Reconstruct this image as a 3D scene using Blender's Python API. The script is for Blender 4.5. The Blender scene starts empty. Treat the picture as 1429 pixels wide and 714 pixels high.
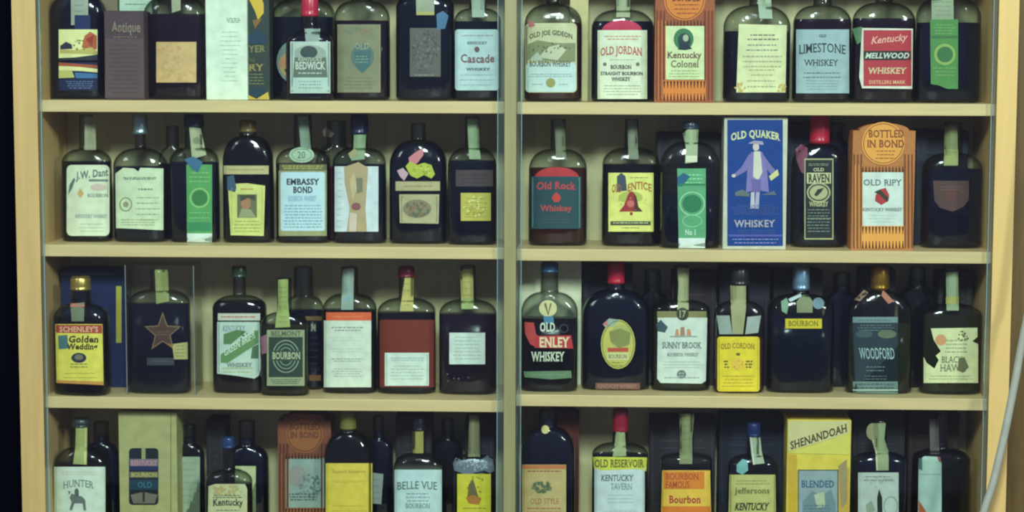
import bpy, bmesh, math, random
from mathutils import Vector, Matrix

random.seed(7)
scene = bpy.context.scene
COL = scene.collection
W, H = 1429, 714

# ------------------------------------------------------------------ camera
CZ, D = 1.45, 2.65
F, PITCH, YAW, ROLL = 2789.7, 0.09901, -0.03954, 0.002807
_cp, _sp = math.cos(PITCH), math.sin(PITCH)
FW = Vector((math.sin(YAW)*_cp, math.cos(YAW)*_cp, -_sp))
_r0 = Vector((math.cos(YAW), -math.sin(YAW), 0)); _u0 = _r0.cross(FW)
RT = _r0*math.cos(ROLL) + _u0*math.sin(ROLL)
UP = _u0*math.cos(ROLL) - _r0*math.sin(ROLL)
CAM = Vector((0, -D, CZ))
cd = bpy.data.cameras.new('camera'); cam = bpy.data.objects.new('camera', cd); COL.objects.link(cam)
cd.sensor_width = 36.0; cd.lens = F*36.0/W; cd.clip_start = 0.05
cam.matrix_world = Matrix(((RT.x, UP.x, -FW.x, CAM.x), (RT.y, UP.y, -FW.y, CAM.y), (RT.z, UP.z, -FW.z, CAM.z), (0, 0, 0, 1)))
scene.camera = cam
cd.dof.use_dof = True; cd.dof.focus_distance = 2.25; cd.dof.aperture_fstop = 8.0

# ------------------------------------------------------------------ light
world = bpy.data.worlds.new('world'); scene.world = world; world.use_nodes = True
world.node_tree.nodes['Background'].inputs[0].default_value = (0.58, 0.60, 0.92, 1)
world.node_tree.nodes['Background'].inputs[1].default_value = 0.40
def area(name, loc, target, sx, sy, power, col):
    l = bpy.data.lights.new(name, 'AREA'); l.shape = 'RECTANGLE'; l.size = sx; l.size_y = sy; l.energy = power; l.color = col
    o = bpy.data.objects.new(name, l); COL.objects.link(o); o.location = loc
    o.rotation_euler = (Vector(target)-Vector(loc)).to_track_quat('-Z', 'Y').to_euler()
    return o
LC = (0.76, 0.95, 0.89)
area('ceiling_lamp', (-0.05, -3.2, 2.9), (-0.1, 0, 0.9), 0.6, 0.6, 14, LC)
area('ceiling_lamp', (0.0, -2.5, 2.6), (-0.1, 0, 0.9), 0.36, 0.36, 100, LC)
area('ceiling_lamp', (-2.5, -2.7, 2.85), (-0.1, 0, 1.0), 0.6, 0.6, 26, LC)
area('ceiling_lamp', (2.8, -3.5, 2.75), (-0.3, 0, 0.9), 0.36, 0.36, 104, (0.82, 0.96, 0.86))
vs = scene.view_settings
vs.view_transform = 'Standard'; vs.look = 'None'; vs.gamma = 1.0; vs.use_curve_mapping = False; vs.exposure = -0.54
scene.cycles.transparent_max_bounces = 32
scene.cycles.max_bounces = 8

# ------------------------------------------------------------------ helpers
def P(px, py, y):
    d = FW + (px-W/2)/F*RT - (py-H/2)/F*UP
    return CAM + d*((y+D)/d.y)
def lin(c):
    c /= 255.0
    return c/12.92 if c <= 0.04045 else ((c+0.055)/1.055)**2.4
_m = {}
def base_mat(name):
    m = bpy.data.materials.new(name); m.use_nodes = True
    return m, m.node_tree.nodes, m.node_tree.links, m.node_tree.nodes['Principled BSDF']
def noisy(n, l, b, col, amt, scale, stretch=(1, 1, 1), detail=3):
    tc = n.new('ShaderNodeTexCoord'); mp = n.new('ShaderNodeMapping'); mp.inputs['Scale'].default_value = stretch
    nz = n.new('ShaderNodeTexNoise'); nz.inputs['Scale'].default_value = scale; nz.inputs['Detail'].default_value = detail
    cr = n.new('ShaderNodeValToRGB')
    cr.color_ramp.elements[0].position = 0.3; cr.color_ramp.elements[1].position = 0.7
    cr.color_ramp.elements[0].color = tuple(min(1, c*(1-amt)) for c in col)+(1,)
    cr.color_ramp.elements[1].color = tuple(min(1, c*(1+amt)) for c in col)+(1,)
    l.new(tc.outputs['Object'], mp.inputs[0]); l.new(mp.outputs[0], nz.inputs['Vector'])
    l.new(nz.outputs['Fac'], cr.inputs[0]); l.new(cr.outputs[0], b.inputs['Base Color'])
PK = 1.12
def paper(c, rough=0.6, amt=0.10):
    k = ('p', c, rough)
    if k not in _m:
        m, n, l, b = base_mat('paper'); b.inputs['Roughness'].default_value = rough
        b.inputs['Specular IOR Level'].default_value = 0.3
        g_ = .3*c[0]+.6*c[1]+.1*c[2]
        noisy(n, l, b, [min(.88, lin(x*.9+g_*.1)*PK) for x in c], amt, 70)
        _m[k] = m
    return _m[k]
def gloss(c, rough=0.25, metal=0.0, k=1.0, spec=.5):
    key = ('g', c, rough, metal, k, spec)
    if key not in _m:
        m, n, l, b = base_mat('gloss'); b.inputs['Roughness'].default_value = rough; b.inputs['Metallic'].default_value = metal; b.inputs['Specular IOR Level'].default_value = spec
        noisy(n, l, b, [min(.9, lin(x)*k) for x in c], 0.08, 60)
        _m[key] = m
    return _m[key]
def glass(tint=(0.70, 0.74, 0.71), edge=(0.03, 0.045, 0.04), rough=0.13, ior=1.58, haze=0.0, bump=0.0):
    k = ('gl', tint, edge, rough, ior, haze, bump)
    if k in _m: return _m[k]
    m = bpy.data.materials.new('clear_glass'); m.use_nodes = True
    n, l = m.node_tree.nodes, m.node_tree.links
    n.remove(n['Principled BSDF']); out = n['Material Output']
    fr = n.new('ShaderNodeFresnel'); 
    ge = n.new('ShaderNodeNewGeometry'); mr = n.new('ShaderNodeMapRange')
    mr.inputs['To Min'].default_value = ior; mr.inputs['To Max'].default_value = 1/ior
    l.new(ge.outputs['Backfacing'], mr.inputs['Value']); l.new(mr.outputs['Result'], fr.inputs[0])
    lw = n.new('ShaderNodeLayerWeight'); lw.inputs[0].default_value = 0.42
    mc = n.new('ShaderNodeMix'); mc.data_type = 'RGBA'
    mc.inputs[6].default_value = tint+(1,); mc.inputs[7].default_value = edge+(1,)
    l.new(lw.outputs['Facing'], mc.inputs[0])
    tr = n.new('ShaderNodeBsdfTransparent'); l.new(mc.outputs[2], tr.inputs[0])
    gl = n.new('ShaderNodeBsdfGlossy'); gl.inputs['Roughness'].default_value = rough
    if bump:
        tc = n.new('ShaderNodeTexCoord'); nz = n.new('ShaderNodeTexNoise'); nz.inputs['Scale'].default_value = 95; nz.inputs['Detail'].default_value = 1
        bp = n.new('ShaderNodeBump'); bp.inputs['Strength'].default_value = bump; bp.inputs['Distance'].default_value = 0.002
        l.new(tc.outputs['Object'], nz.inputs['Vector']); l.new(nz.outputs['Fac'], bp.inputs['Height']); l.new(bp.outputs[0], gl.inputs['Normal'])
    mx = n.new('ShaderNodeMixShader'); l.new(fr.outputs[0], mx.inputs[0]); l.new(tr.outputs[0], mx.inputs[1]); l.new(gl.outputs[0], mx.inputs[2])
    if haze > 0:
        df = n.new('ShaderNodeBsdfDiffuse'); df.inputs[0].default_value = (.7, .78, .8, 1)
        m2 = n.new('ShaderNodeMixShader'); m2.inputs[0].default_value = haze
        l.new(mx.outputs[0], m2.inputs[1]); l.new(df.outputs[0], m2.inputs[2]); mx = m2
    l.new(mx.outputs[0], out.inputs[0]); _m[k] = m
    return m
def wood(c, vertical, key, amt=0.07):
    k = ('w', c, vertical, key)
    if k not in _m:
        m, n, l, b = base_mat('birch_'+key); b.inputs['Roughness'].default_value = 0.45
        noisy(n, l, b, [lin(x) for x in c], amt, 9, (14, 14, 1) if vertical else (1, 14, 14), 5)
        _m[k] = m
    return _m[k]
def link(name, bm, mats, parent=None, smooth=False):
    me = bpy.data.meshes.new(name); bm.to_mesh(me); bm.free()
    for m in (mats if isinstance(mats, list) else [mats]): me.materials.append(m)
    if smooth:
        for p in me.polygons: p.use_smooth = True
    o = bpy.data.objects.new(name, me); COL.objects.link(o)
    if parent: o.parent = parent
    return o
def empty(name, loc, rz=0, label=None, cat=None, group=None):
    o = bpy.data.objects.new(name, None); COL.objects.link(o); o.location = loc; o.rotation_euler = (0, 0, rz); o.empty_display_size = 0.02
    if label: o['label'] = label
    if cat: o['category'] = cat
    if group: o['group'] = group
    return o
def box(bm, a, b, bev=0.0):
    r = bmesh.ops.create_cube(bm, size=1); vs_ = r['verts']
    for v in vs_:
        v.co = Vector([(a[i]+b[i])/2 + v.co[i]*(b[i]-a[i]) for i in range(3)])
    if bev:
        es = list({e for v in vs_ for e in v.link_edges})
        bmesh.ops.bevel(bm, geom=es, offset=bev, segments=2, affect='EDGES', profile=0.5)
def tube(bm, pts, r, seg=12, r2=None):
    rings = []
    for i, p in enumerate(pts):
        t = (pts[min(i+1, len(pts)-1)]-pts[max(i-1, 0)]).normalized()
        a = t.cross(Vector((0, 1, 0.01))).normalized(); b = t.cross(a)
        rings.append([bm.verts.new(p+(a*math.cos(q)+b*math.sin(q))*r) for q in [2*math.pi*j/seg for j in range(seg)]])
    for i in range(len(rings)-1):
        for j in range(seg):
            bm.faces.new((rings[i][j], rings[i][(j+1) % seg], rings[i+1][(j+1) % seg], rings[i+1][j]))
    bm.faces.new(rings[0]); bm.faces.new(rings[-1][::-1])
    bmesh.ops.recalc_face_normals(bm, faces=bm.faces[:])

# ------------------------------------------------------------------ the room and the cabinet
X1, X2, X3, X4, X5, X6 = -.7725, -.7403, -.1156, -.0995, .5303, .5567
DEP = 0.15        # inside depth of the cabinet
SH = {'L0': (.137,), 'R0': (.137,), 'L1': (-.0587,), 'R1': (-.0594,), 'L2': (-.2534,), 'R2': (-.2548,), 'L3': (-.4605,), 'R3': (-.4518,), 'L4': (-.655,), 'R4': (-.655,), 'L5': (-.86,), 'R5': (-.86,)}
TOPZ = {k: CZ+v[0] for k, v in SH.items()}
TH = .0158
def struct(name, a, b, mat):
    bm = bmesh.new(); box(bm, a, b); o = link(name, bm, mat); o['kind'] = 'structure'; return o
m, n, l, b = base_mat('unlit_black'); b.inputs['Base Color'].default_value = (.004, .004, .009, 1); b.inputs['Roughness'].default_value = .9; b.inputs['Specular IOR Level'].default_value = 0
unlit_black = m
struct('dark_backdrop', (-2.6, .21, 0), (X1-.0001+.3, .29, 2.8), unlit_black)  # stands in for the unlit doorway; its darkness is put into the colour
struct('wall_back', (X1+.3, .21, 0), (2.6, .29, 2.8), wood((116, 92, 54), True, 'panelling', 0.18))
struct('floor', (-2.6, -4, -.05), (2.6, .3, 0), gloss((40, 38, 40), .6))

cab = empty('display_cabinet', ((X1+X6)/2, .1, 0), 0, 'birch display cabinet with shelves of old whiskey bottles behind glass', 'cabinet')
def cpart(name, a, b, mat, bev=.0008):
    bm = bmesh.new(); off = Vector(cab.location)
    box(bm, [a[i]-off[i] for i in range(3)], [b[i]-off[i] for i in range(3)], bev)
    return link(name, bm, mat, cab)
ztop, zbot = CZ+.36, .0
w_v = wood((206, 172, 112), True, 'upright'); w_v2 = wood((228, 190, 120), True, 'upright_right', .03)
w_h = wood((222, 196, 140), False, 'shelf'); w_d = wood((150, 142, 98), True, 'divider'); w_b = wood((204, 196, 148), True, 'back')
YB = DEP
cpart('side_panel', (X1, 0, zbot), (X2, YB+.02, ztop), w_v)
cpart('side_panel', (X5, 0, zbot), (X6, YB+.02, ztop), w_v2)
cpart('divider', (X3, 0, zbot+.08), (X4, YB, ztop-.02), w_d)
cpart('back_panel', (X2, YB, zbot+.08), (X5, YB+.012, ztop-.02), w_b)
cpart('top_panel', (X2, 0, ztop-.02), (X5, YB+.02, ztop), w_h)
cpart('plinth', (X2, .012, zbot), (X5, .03, zbot+.08), w_h)
for k, z in TOPZ.items():
    if k[0] == 'L': cpart('shelf', (X2+.0002, .010, z-TH), (X3-.0002, YB, z), w_h)
    else: cpart('shelf', (X4+.0002, .010, z-TH), (X5-.0002, YB, z), w_h)
zz0, zz1 = zbot+.081, ztop-.0205
pane = glass((.97, .98, .98), (.93, .96, .95), .02, 1.35, 0.002)
edge_m = glass((.86, .91, .93), (.60, .70, .74), .15, 1.5, 0.03)
rim_m, n, l, b = base_mat('glass_rim'); b.inputs['Base Color'].default_value = (.30, .42, .42, 1); b.inputs['Roughness'].default_value = .2; b.inputs['Specular IOR Level'].default_value = .8
for a, b_, side in ((X2, X3, -1), (X4, X5, 1)):
    g0, g1 = (a+.0045, b_-.0085) if side < 0 else (a+.0065, b_-.006)
    o = cpart('glass_door', (g0, .002, zz0), (g1, .006, zz1), pane, 0); o['label'] = 'clear glass sliding door'
    def gch(x0, x1, nm, mt, y0=.0018, y1=.0062):
        bm = bmesh.new(); off = Vector(cab.location)
        box(bm, (x0-off.x, y0, zz0), (x1-off.x, y1, zz1)); 
        for v in bm.verts: v.co.y -= off.y
        link(nm, bm, mt, o)
    gch(a+.0005, g0, 'polished_edge', edge_m); gch(g1, b_-.0005, 'polished_edge', edge_m)
    for xx in (g0, g1-.0006):
        gch(xx, xx+.0007, 'rim', rim_m, .0015, .0065)

# ------------------------------------------------------------------ things on the shelves
def interp(rows, z):
    if z <= rows[0][0]: return rows[0][1:]
    for i in range(len(rows)-1):
        if z <= rows[i+1][0]:
            t = (z-rows[i][0])/max(1e-9, rows[i+1][0]-rows[i][0])
            return tuple(rows[i][j]*(1-t)+rows[i+1][j]*t for j in (1, 2, 3))
    return rows[-1][1:]
def ring(a, b, n, z, seg=44):
    out = []
    for i in range(seg):
        t = 2*math.pi*(i+.5)/seg; c, s = math.cos(t), math.sin(t)
        out.append(Vector((a*math.copysign(abs(c)**(2/n), c), b*math.copysign(abs(s)**(2/n), s), z)))
    return out
def loft(rows, seg=44, caps=True):
    bm = bmesh.new(); R = [[bm.verts.new(v) for v in ring(a, b, n, z, seg)] for z, a, b, n in rows]
    for i in range(len(R)-1):
        for j in range(seg):
            bm.faces.new((R[i][j], R[i][(j+1) % seg], R[i+1][(j+1) % seg], R[i+1][j]))
    if caps: bm.faces.new(R[0][::-1]); bm.faces.new(R[-1])
    return bm
FONT = {}
def glyphs(s, bold, serif=True):
    k = (s, bold, serif)
    if k not in FONT:
        c = bpy.data.curves.new('t', 'FONT'); c.body = s; c.size = 1; c.resolution_u = 2; c.offset = bold; c.space_character = 1.0+bold*2
        o = bpy.data.objects.new('t', c); COL.objects.link(o)
        dg = bpy.context.evaluated_depsgraph_get(); me = o.evaluated_get(dg).to_mesh()
        vv = [tuple(v.co[:2]) for v in me.vertices]; ff = [tuple(p.vertices) for p in me.polygons]
        if serif:
            cnt = {}
            for f in ff:
                for i in range(len(f)):
                    e = (min(f[i], f[(i+1) % len(f)]), max(f[i], f[(i+1) % len(f)])); cnt[e] = cnt.get(e, 0)+1
            ys_ = [v[1] for v in vv]; capy = max(ys_) if s.upper() == s else None; lo_ = -bold
            for (i, j), k in cnt.items():
                a, c_ = vv[i], vv[j]
                if k != 1 or abs(a[1]-c_[1]) > .004 or abs(a[0]-c_[0]) < .03 or abs(a[0]-c_[0]) > .24: continue
                low = abs(a[1]-lo_) < .012; top = capy is not None and abs(a[1]-capy) < .02
                if not (low or top): continue
                x0_, x1_ = sorted((a[0], c_[0])); y_ = a[1]; t_ = .06 if low else -.06; q = len(vv)
                vv += [(x0_-.05, y_), (x1_+.05, y_), (x1_+.05, y_+t_), (x0_-.05, y_+t_)]; ff.append((q, q+1, q+2, q+3))
        o.evaluated_get(dg).to_mesh_clear(); bpy.data.objects.remove(o); bpy.data.curves.remove(c)
        x0, x1 = min(v[0] for v in vv), max(v[0] for v in vv); y0, y1 = min(v[1] for v in vv), max(v[1] for v in vv)
        FONT[k] = ([((v[0]-x0)/(x1-x0), (v[1]-y0)/(y1-y0)) for v in vv], ff)
    return FONT[k]
def rpts(x0, y0, x1, y1, r=0):
    if r <= 0: return [(x0, y0), (x1, y0), (x1, y1), (x0, y1)]
    o = []
    for cx, cy, a0 in ((x1-r, y0+r, -90), (x1-r, y1-r, 0), (x0+r, y1-r, 90), (x0+r, y0+r, 180)):
        for k in range(5):
            a = math.radians(a0+k*22.5); o.append((cx+r*math.cos(a), cy+r*math.sin(a)))
    return o
def epts(cx, cy, rx, ry, n=24, a0=0, a1=360):
    return [(cx+rx*math.cos(math.radians(a0+(a1-a0)*i/n)), cy+ry*math.sin(math.radians(a0+(a1-a0)*i/n))) for i in range(n+(a1-a0 < 360))]

class Thing:
    flat = False
    def setup(self, name, label, cat, loc, rot, group=None):
        self.root = empty(name, loc, rot, label, cat, group)
        self.loc = Vector(loc); self.R = Matrix.Rotation(-rot, 3, 'Z')
        self.o = self.R @ (CAM-self.loc); self.cur = None; self.jobs = []; self.lay = 0; self.topoff = 0.0
    def front(self, x, z): return -self.b
    def m(self, px, py, off):
        d = self.R @ (FW + (px-W/2)/F*RT - (py-H/2)/F*UP)
        y = -self.b
        for i in range(14):
            t = (y-off-self.o.y)/d.y; q = self.o+d*t
            y = y*.4+self.front(q.x, q.z)*.6
        t = (y-off-self.o.y)/d.y
        q = self.o+d*t; q.z = max(q.z, .0006)
        return q
    def mesh2d(self, pts, off, thick=0.0, faces=None):
        bm = bmesh.new()
        if faces is None:
            vs_ = [bm.verts.new((x, y, 0)) for x, y in pts]
            for i in range(len(vs_)): bm.edges.new((vs_[i], vs_[(i+1) % len(vs_)]))
            bmesh.ops.triangle_fill(bm, edges=bm.edges[:], use_beauty=True, normal=(0, 0, 1))
        else:
            vs_ = [bm.verts.new((x, y, 0)) for x, y in pts]
            for f in faces:
                try: bm.faces.new([vs_[i] for i in f])
                except ValueError: pass
        if not self.flat and len(bm.faces):
            xs = [v.co.x for v in bm.verts]; ys = [v.co.y for v in bm.verts]
            if faces is None:
                k = min(xs)+4
                while k < max(xs):
                    bmesh.ops.bisect_plane(bm, geom=bm.verts[:]+bm.edges[:]+bm.faces[:], plane_co=(k, 0, 0), plane_no=(1, 0, 0)); k += 5
                k = min(ys)+4
                if min(ys) < self.ys_px+6:
                    while k < min(max(ys), self.ys_px+8):
                        bmesh.ops.bisect_plane(bm, geom=bm.verts[:]+bm.edges[:]+bm.faces[:], plane_co=(0, k, 0), plane_no=(0, 1, 0)); k += 5
        for v in bm.verts: v.co = self.m(v.co.x, v.co.y, off)
        bmesh.ops.recalc_face_normals(bm, faces=bm.faces[:])
        if len(bm.faces) and sum((f.normal.y*f.calc_area() for f in bm.faces)) > 0: bmesh.ops.reverse_faces(bm, faces=bm.faces[:])
        if thick: bmesh.ops.solidify(bm, geom=bm.faces[:], thickness=thick)
        return bm
    def flush(self):
        if not self.jobs: return
        bm = bmesh.new(); mats = []; 
        for off, pts, faces, mat in self.jobs:
            b2 = self.mesh2d(pts, off, 0, faces); me = bpy.data.meshes.new('x')
            if mat not in mats: mats.append(mat)
            idx = mats.index(mat)
            for f in b2.faces: f.material_index = idx
            b2.to_mesh(me); b2.free(); bm.from_mesh(me); bpy.data.meshes.remove(me)
        link('printing', bm, mats, self.cur or self.root); self.jobs = []; self.lay = 0
    # a label of its own: a part of the thing
    def pl(self, pts, col, name='paper_label', off=None, mat=None, thick=.0003):
        self.flush(); off = off if off is not None else .0006+self.topoff
        self.topoff += .0002
        self.cur = link(name, self.mesh2d(pts, off, thick), mat or paper(col), self.root); self.base = off; return self
    def rl(self, x0, y0, x1, y1, col, r=0, name='paper_label', **k): return self.pl(rpts(x0, y0, x1, y1, r), col, name, **k)
    def el(self, cx, cy, rx, ry, col, name='round_label', **k): return self.pl(epts(cx, cy, rx, ry), col, name, **k)
    def strip(self, pts, col, name='tax_strip', **k): return self.pl(pts, col, name, **k)
    # printing on the present label
    def pg(self, pts, col, faces=None, mat=None):
        self.lay += 1
        b0 = self.base if self.cur else .0005
        self.jobs.append((b0+.00025+.00004*self.lay, pts, faces, mat or paper(col, .6, .05))); return self
    def rc(self, x0, y0, x1, y1, col, r=0): return self.pg(rpts(x0, y0, x1, y1, r), col)
    def ep(self, cx, cy, rx, ry, col): return self.pg(epts(cx, cy, rx, ry), col)
    def rg(self, cx, cy, rx, ry, w, col, n=24):
        o = epts(cx, cy, rx, ry, n); i = epts(cx, cy, rx-w, ry-w, n)
        return self.pg(o+i, col, [(k, (k+1) % n, n+(k+1) % n, n+k) for k in range(n)])
    def fr(self, x0, y0, x1, y1, w, col):
        return self.pg([(x0, y0), (x1, y0), (x1, y1), (x0, y1), (x0+w, y0+w), (x1-w, y0+w), (x1-w, y1-w), (x0+w, y1-w)], col, [(0, 1, 5, 4), (1, 2, 6, 5), (2, 3, 7, 6), (3, 0, 4, 7)])
    def tx(self, s, x0, y0, x1, y1, col, bold=.02, bend=0, slant=0, tilt=0, serif=True):
        vv, ff = glyphs(s, bold+.006, serif); cx = (x0+x1)/2; w = (x1-x0); pts = []
        for u, v in vv:
            x = x0+u*w + slant*(v-.5)*(y1-y0); y = y1-v*(y1-y0)
            y += bend*((2*u-1)**2) - tilt*(x-cx)
            pts.append((x, y))
        return self.pg(pts, col, ff)
    def mi(self, x0, y0, x1, y1, n, col, h=1.3, jag=.12):
        rnd = random.Random(int(x0*7+y0*13)); pts = []; ff = []
        for i in range(n):
            y = y0+(y1-y0)*(i/max(1, n-1)) if n > 1 else y0
            ind = (x1-x0)*jag*rnd.random(); x = x0+ind; xe = x1-ind
            while x < xe-1:
                w = min(1.5+rnd.random()*5, xe-x); k = len(pts)
                pts += [(x, y), (x+w, y), (x+w, y+h), (x, y+h)]; ff.append((k, k+1, k+2, k+3)); x += w+1.3
        return self.pg(pts, col, ff)
    def dots(self, cx, cy, rx, ry, n, s, cols):
        rnd = random.Random(int(cx+cy))
        for c in cols:
            pts = []; ff = []
            for i in range(n):
                a = rnd.random()*6.28; q = rnd.random()**.5; x, y = cx+rx*q*math.cos(a), cy+ry*q*math.sin(a); k = len(pts)
                for j in range(5):
                    aa = j*1.257+rnd.random(); rr = s*(.5+rnd.random()); pts.append((x+rr*math.cos(aa), y+rr*math.sin(aa)))
                ff.append((k, k+1, k+2, k+3, k+4))
            self.pg(pts, c, ff)
        return self
    def end(self): self.flush(); return self

LIQ = {'dark': (20, 14, 32), 'navy': (13, 24, 58), 'brown': (92, 32, 28), 'rust': (124, 42, 18), 'olive': (54, 58, 26), 'plum': (46, 24, 52), 'pale': (120, 126, 106)}
CLEAR = glass(bump=.35)
GRN = glass((.45, .55, .48), (.10, .14, .12))
DRK = glass((.22, .20, .24), (.03, .03, .05))
class Bottle(Thing):
    def __init__(self, label, shelf, x0, x1, yb, ys, yn, nk, yt, lev=None, liq='dark', cap=None, th=.50, n=3.2, rot=0, yf=None, gl=None, waist=0, cat='bottle', name='whiskey_bottle', group=None):
        z = TOPZ[shelf]
        if yf is None:
            q = (x0+x1)/2; d = FW+(q-W/2)/F*RT-(yb-H/2)/F*UP
            yf = CAM.y+d.y*((z-CAM.z)/d.z) if d.z < 0 else .04
            yf = min(.052, max(.026, yf))
        a0 = (P(x1, 250, yf+.02).x-P(x0, 250, yf+.02).x)/2
        self.b = b0 = min(th*a0*math.cos(rot)+0, .028); ym = yf+b0
        pl, pr = P(x0, (ys+yb)/2, ym), P(x1, (ys+yb)/2, ym)
        a0 = (pr.x-pl.x)/2; cx = (pl.x+pr.x)/2
        if rot: a0 = a0*0.93
        key = shelf[0]+str(int(shelf[1])-1); roof = TOPZ[key]-TH-.002
        lo, hi = (X2, X3) if shelf[0] == 'L' else (X4, X5)
        ex = a0*abs(math.cos(rot))+b0*abs(math.sin(rot))+.001
        if ex > (hi-lo)/2: raise ValueError(label)
        cx = min(max(cx, lo+ex), hi-ex)
        self.setup(name, label, cat, (cx, ym, z+.0002), rot, group)
        self.ys_px = ys
        zs = P((x0+x1)/2, ys, ym).z-z; zn = P((x0+x1)/2, yn, ym).z-z
        zt = min(P((x0+x1)/2, yt, ym).z, roof)-z
        r = (P(nk[1], yn, ym).x-P(nk[0], yn, ym).x)/2
        nx = (P(nk[0], yn, ym).x+P(nk[1], yn, ym).x)/2-cx
        if abs(nx) > .004: nx = math.copysign(.004, nx)
        zn = min(zn, zt-.012); capz = None
        if cap:
            capz = P((x0+x1)/2, cap[0], ym).z-z
            capz = min(max(capz, zn+.002), zt-.008)
        rows = [(0, a0*.90, b0*.86, n), (.0018, a0*.965, b0*.94, n), (.005, a0, b0, n)]
        if waist: rows += [(zs*(.2+.6*i/6), a0*(1-waist*math.sin(math.pi*i/6)), b0, n) for i in range(7)]
        rows.append((zs, a0, b0, n))
        K = 12
        for i in range(1, K+1):
            t = i/K*math.pi/2; c = math.cos(t)
            rows.append((zs+(zn-zs)*math.sin(t), r*1.04+(a0-r*1.04)*c, r*1.04+(b0-r*1.04)*c, 2+(n-2)*c*c))
        if zn+.004 < zt-.006: rows.append((zn+.004, r*.98, r*.98, 2))
        rows.append((zt-.003, r*.94, r*.94, 2)); rows.append((zt-.0008, r*.94, r*.94, 2)); rows.append((zt, r*.85, r*.85, 2))
        self.rows = rows; self.zt = zt
        gm = gl or CLEAR
        link('glass_body', loft(rows), gm, self.root, True)
        # whiskey
        zl = P((x0+x1)/2, lev, ym).z-z if lev is not None else zn+.01
        zl = max(.02, min(zl, zt-.012)); g = .0013
        lr = [(max(.003, q[0]), q[1]-g, q[2]-g, q[3]) for q in rows if q[0] < zl-.0005]
        e = interp(rows, zl); lr.append((zl-.0004, e[0]-g, e[1]-g, e[2])); lr.append((zl, e[0]-g-.0006, e[1]-g-.0006, e[2]))
        out = []
        for q in lr:
            if not out or q[0] > out[-1][0]+1e-5: out.append(q)
        if liq: link('whiskey', loft(out), gloss(LIQ[liq], .12, 0, .85, .08), self.root, True)
        if cap:
            cr = r*1.18 if len(cap) < 3 else r*cap[2]
            metal = .75 if len(cap) > 3 else 0
            cb = []; hh = zt-capz
            cb = [(capz, cr, cr, 2), (capz+hh*.12, cr*1.02, cr*1.02, 2), (capz+hh*.16, cr*.97, cr*.97, 2), (capz+hh*.3, cr*.99, cr*.99, 2), (capz+hh*.9, cr*.96, cr*.96, 2), (zt+.0006, cr*.86, cr*.86, 2)]
            link('cap', loft(cb, 28), gloss(cap[1], .3, metal), self.root, True)
    def front(self, x, z):
        a, b, n = interp(self.rows, z)
        if z > self.zt: z = self.zt
        q = min(abs(x)/a, .985)
        return -b*(1-q**n)**(1/n)

class Carton(Thing):
    flat = True; ys_px = 0
    def __init__(self, label, shelf, x0, x1, yt, yf, dep, col, name='whiskey_carton', cat='carton', group=None, rot=0, side=None, arch=0, part='carton_body'):
        z = TOPZ[shelf]; ym = (P(x0, 250, yf).x, P(x1, 250, yf).x)
        my = (yt+ (142, 345, 552, 714)[int(shelf[1])-1])/2
        a, b = P(x0, my, yf).x, P(x1, my, yf).x; self.b = dep/2
        lo, hi = (X2, X3) if shelf[0] == 'L' else (X4, X5)
        a = max(a, lo+.001); b = min(b, hi-.001)
        key = shelf[0]+str(int(shelf[1])-1); roof = TOPZ[key]-TH-.002
        zt = min(P((x0+x1)/2, yt, yf).z, roof)-z
        self.setup(name, label, cat, ((a+b)/2, yf+dep/2, z+.0002), rot, group)
        hw = (b-a)/2; bm = bmesh.new()
        if arch:
            pts = [(-hw, 0), (hw, 0), (hw, zt-arch)]+[(hw*.8*math.cos(math.radians(t)), zt-arch+arch*math.sin(math.radians(t))) for t in range(0, 181, 12)]+[(-hw, zt-arch)]
            f = [bm.verts.new((p[0], -dep/2, p[1])) for p in pts]; k = [bm.verts.new((p[0], dep/2, p[1])) for p in pts]
            bm.faces.new(f); bm.faces.new(k[::-1])
            for i in range(len(f)): bm.faces.new((f[i], k[i], k[(i+1) % len(f)], f[(i+1) % len(f)]))
            bmesh.ops.recalc_face_normals(bm, faces=bm.faces[:])
        else:
            box(bm, (-hw, -dep/2, 0), (hw, dep/2, zt), .0009)
        link(part, bm, paper(col), self.root)
        if not arch:
            bm = bmesh.new(); box(bm, (-hw*.93, -dep/2+.001, zt), (hw*.93, dep/2-.004, zt+.0007), .0002)
            link('top_flap', bm, paper(tuple(int(c*.85) for c in col)), self.root)
K = (38, 44, 46); K2 = (70, 78, 78); G2 = (120, 135, 125)
# ---------------- top row, left bay
b = Bottle('dark bottle with a bright tropical beach picture label and a red palm', 'L1', 66, 143, 137, 18, -8, (99, 124), -38, -4, 'navy', th=.5)
b.rl(99, -30, 123, 35, (150, 160, 140), name='tax_strip').mi(102, -10, 120, 15, 4, G2)
b.rl(104, 21, 126, 41, (24, 42, 90), name='stamp')
b.rl(82, 41, 136, 84, (226, 226, 150), name='picture_label')
b.pg([(118, 50), (126, 44), (135, 50), (135, 68), (126, 72), (114, 66)], (190, 90, 50)).pg([(120, 55), (131, 48), (128, 66)], (160, 50, 30)).pg([(84, 64), (92, 58), (100, 62), (101, 68), (84, 69)], (52, 44, 70))
b.pg([(84, 69), (105, 70), (128, 66), (136, 72), (136, 76), (84, 74)], (190, 175, 90)).pg([(82, 81), (105, 80), (136, 76), (136, 84), (82, 84)], (40, 44, 60)).dots(112, 62, 14, 8, 12, 1.4, [(120, 100, 60)])
b.rl(82, 87, 136, 126, (22, 34, 74), name='picture_label')
b.pg([(82, 87), (136, 91), (136, 95), (82, 92)], (170, 80, 45)).pg([(82, 92), (108, 93), (136, 96), (136, 101), (112, 99), (82, 98)], (228, 222, 150)).pg([(82, 98), (100, 98), (104, 108), (82, 109)], (190, 190, 100)).pg([(104, 101), (136, 103), (136, 109), (106, 109)], (60, 110, 160)).mi(92, 113, 132, 122, 4, (90, 110, 150)).end()

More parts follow.
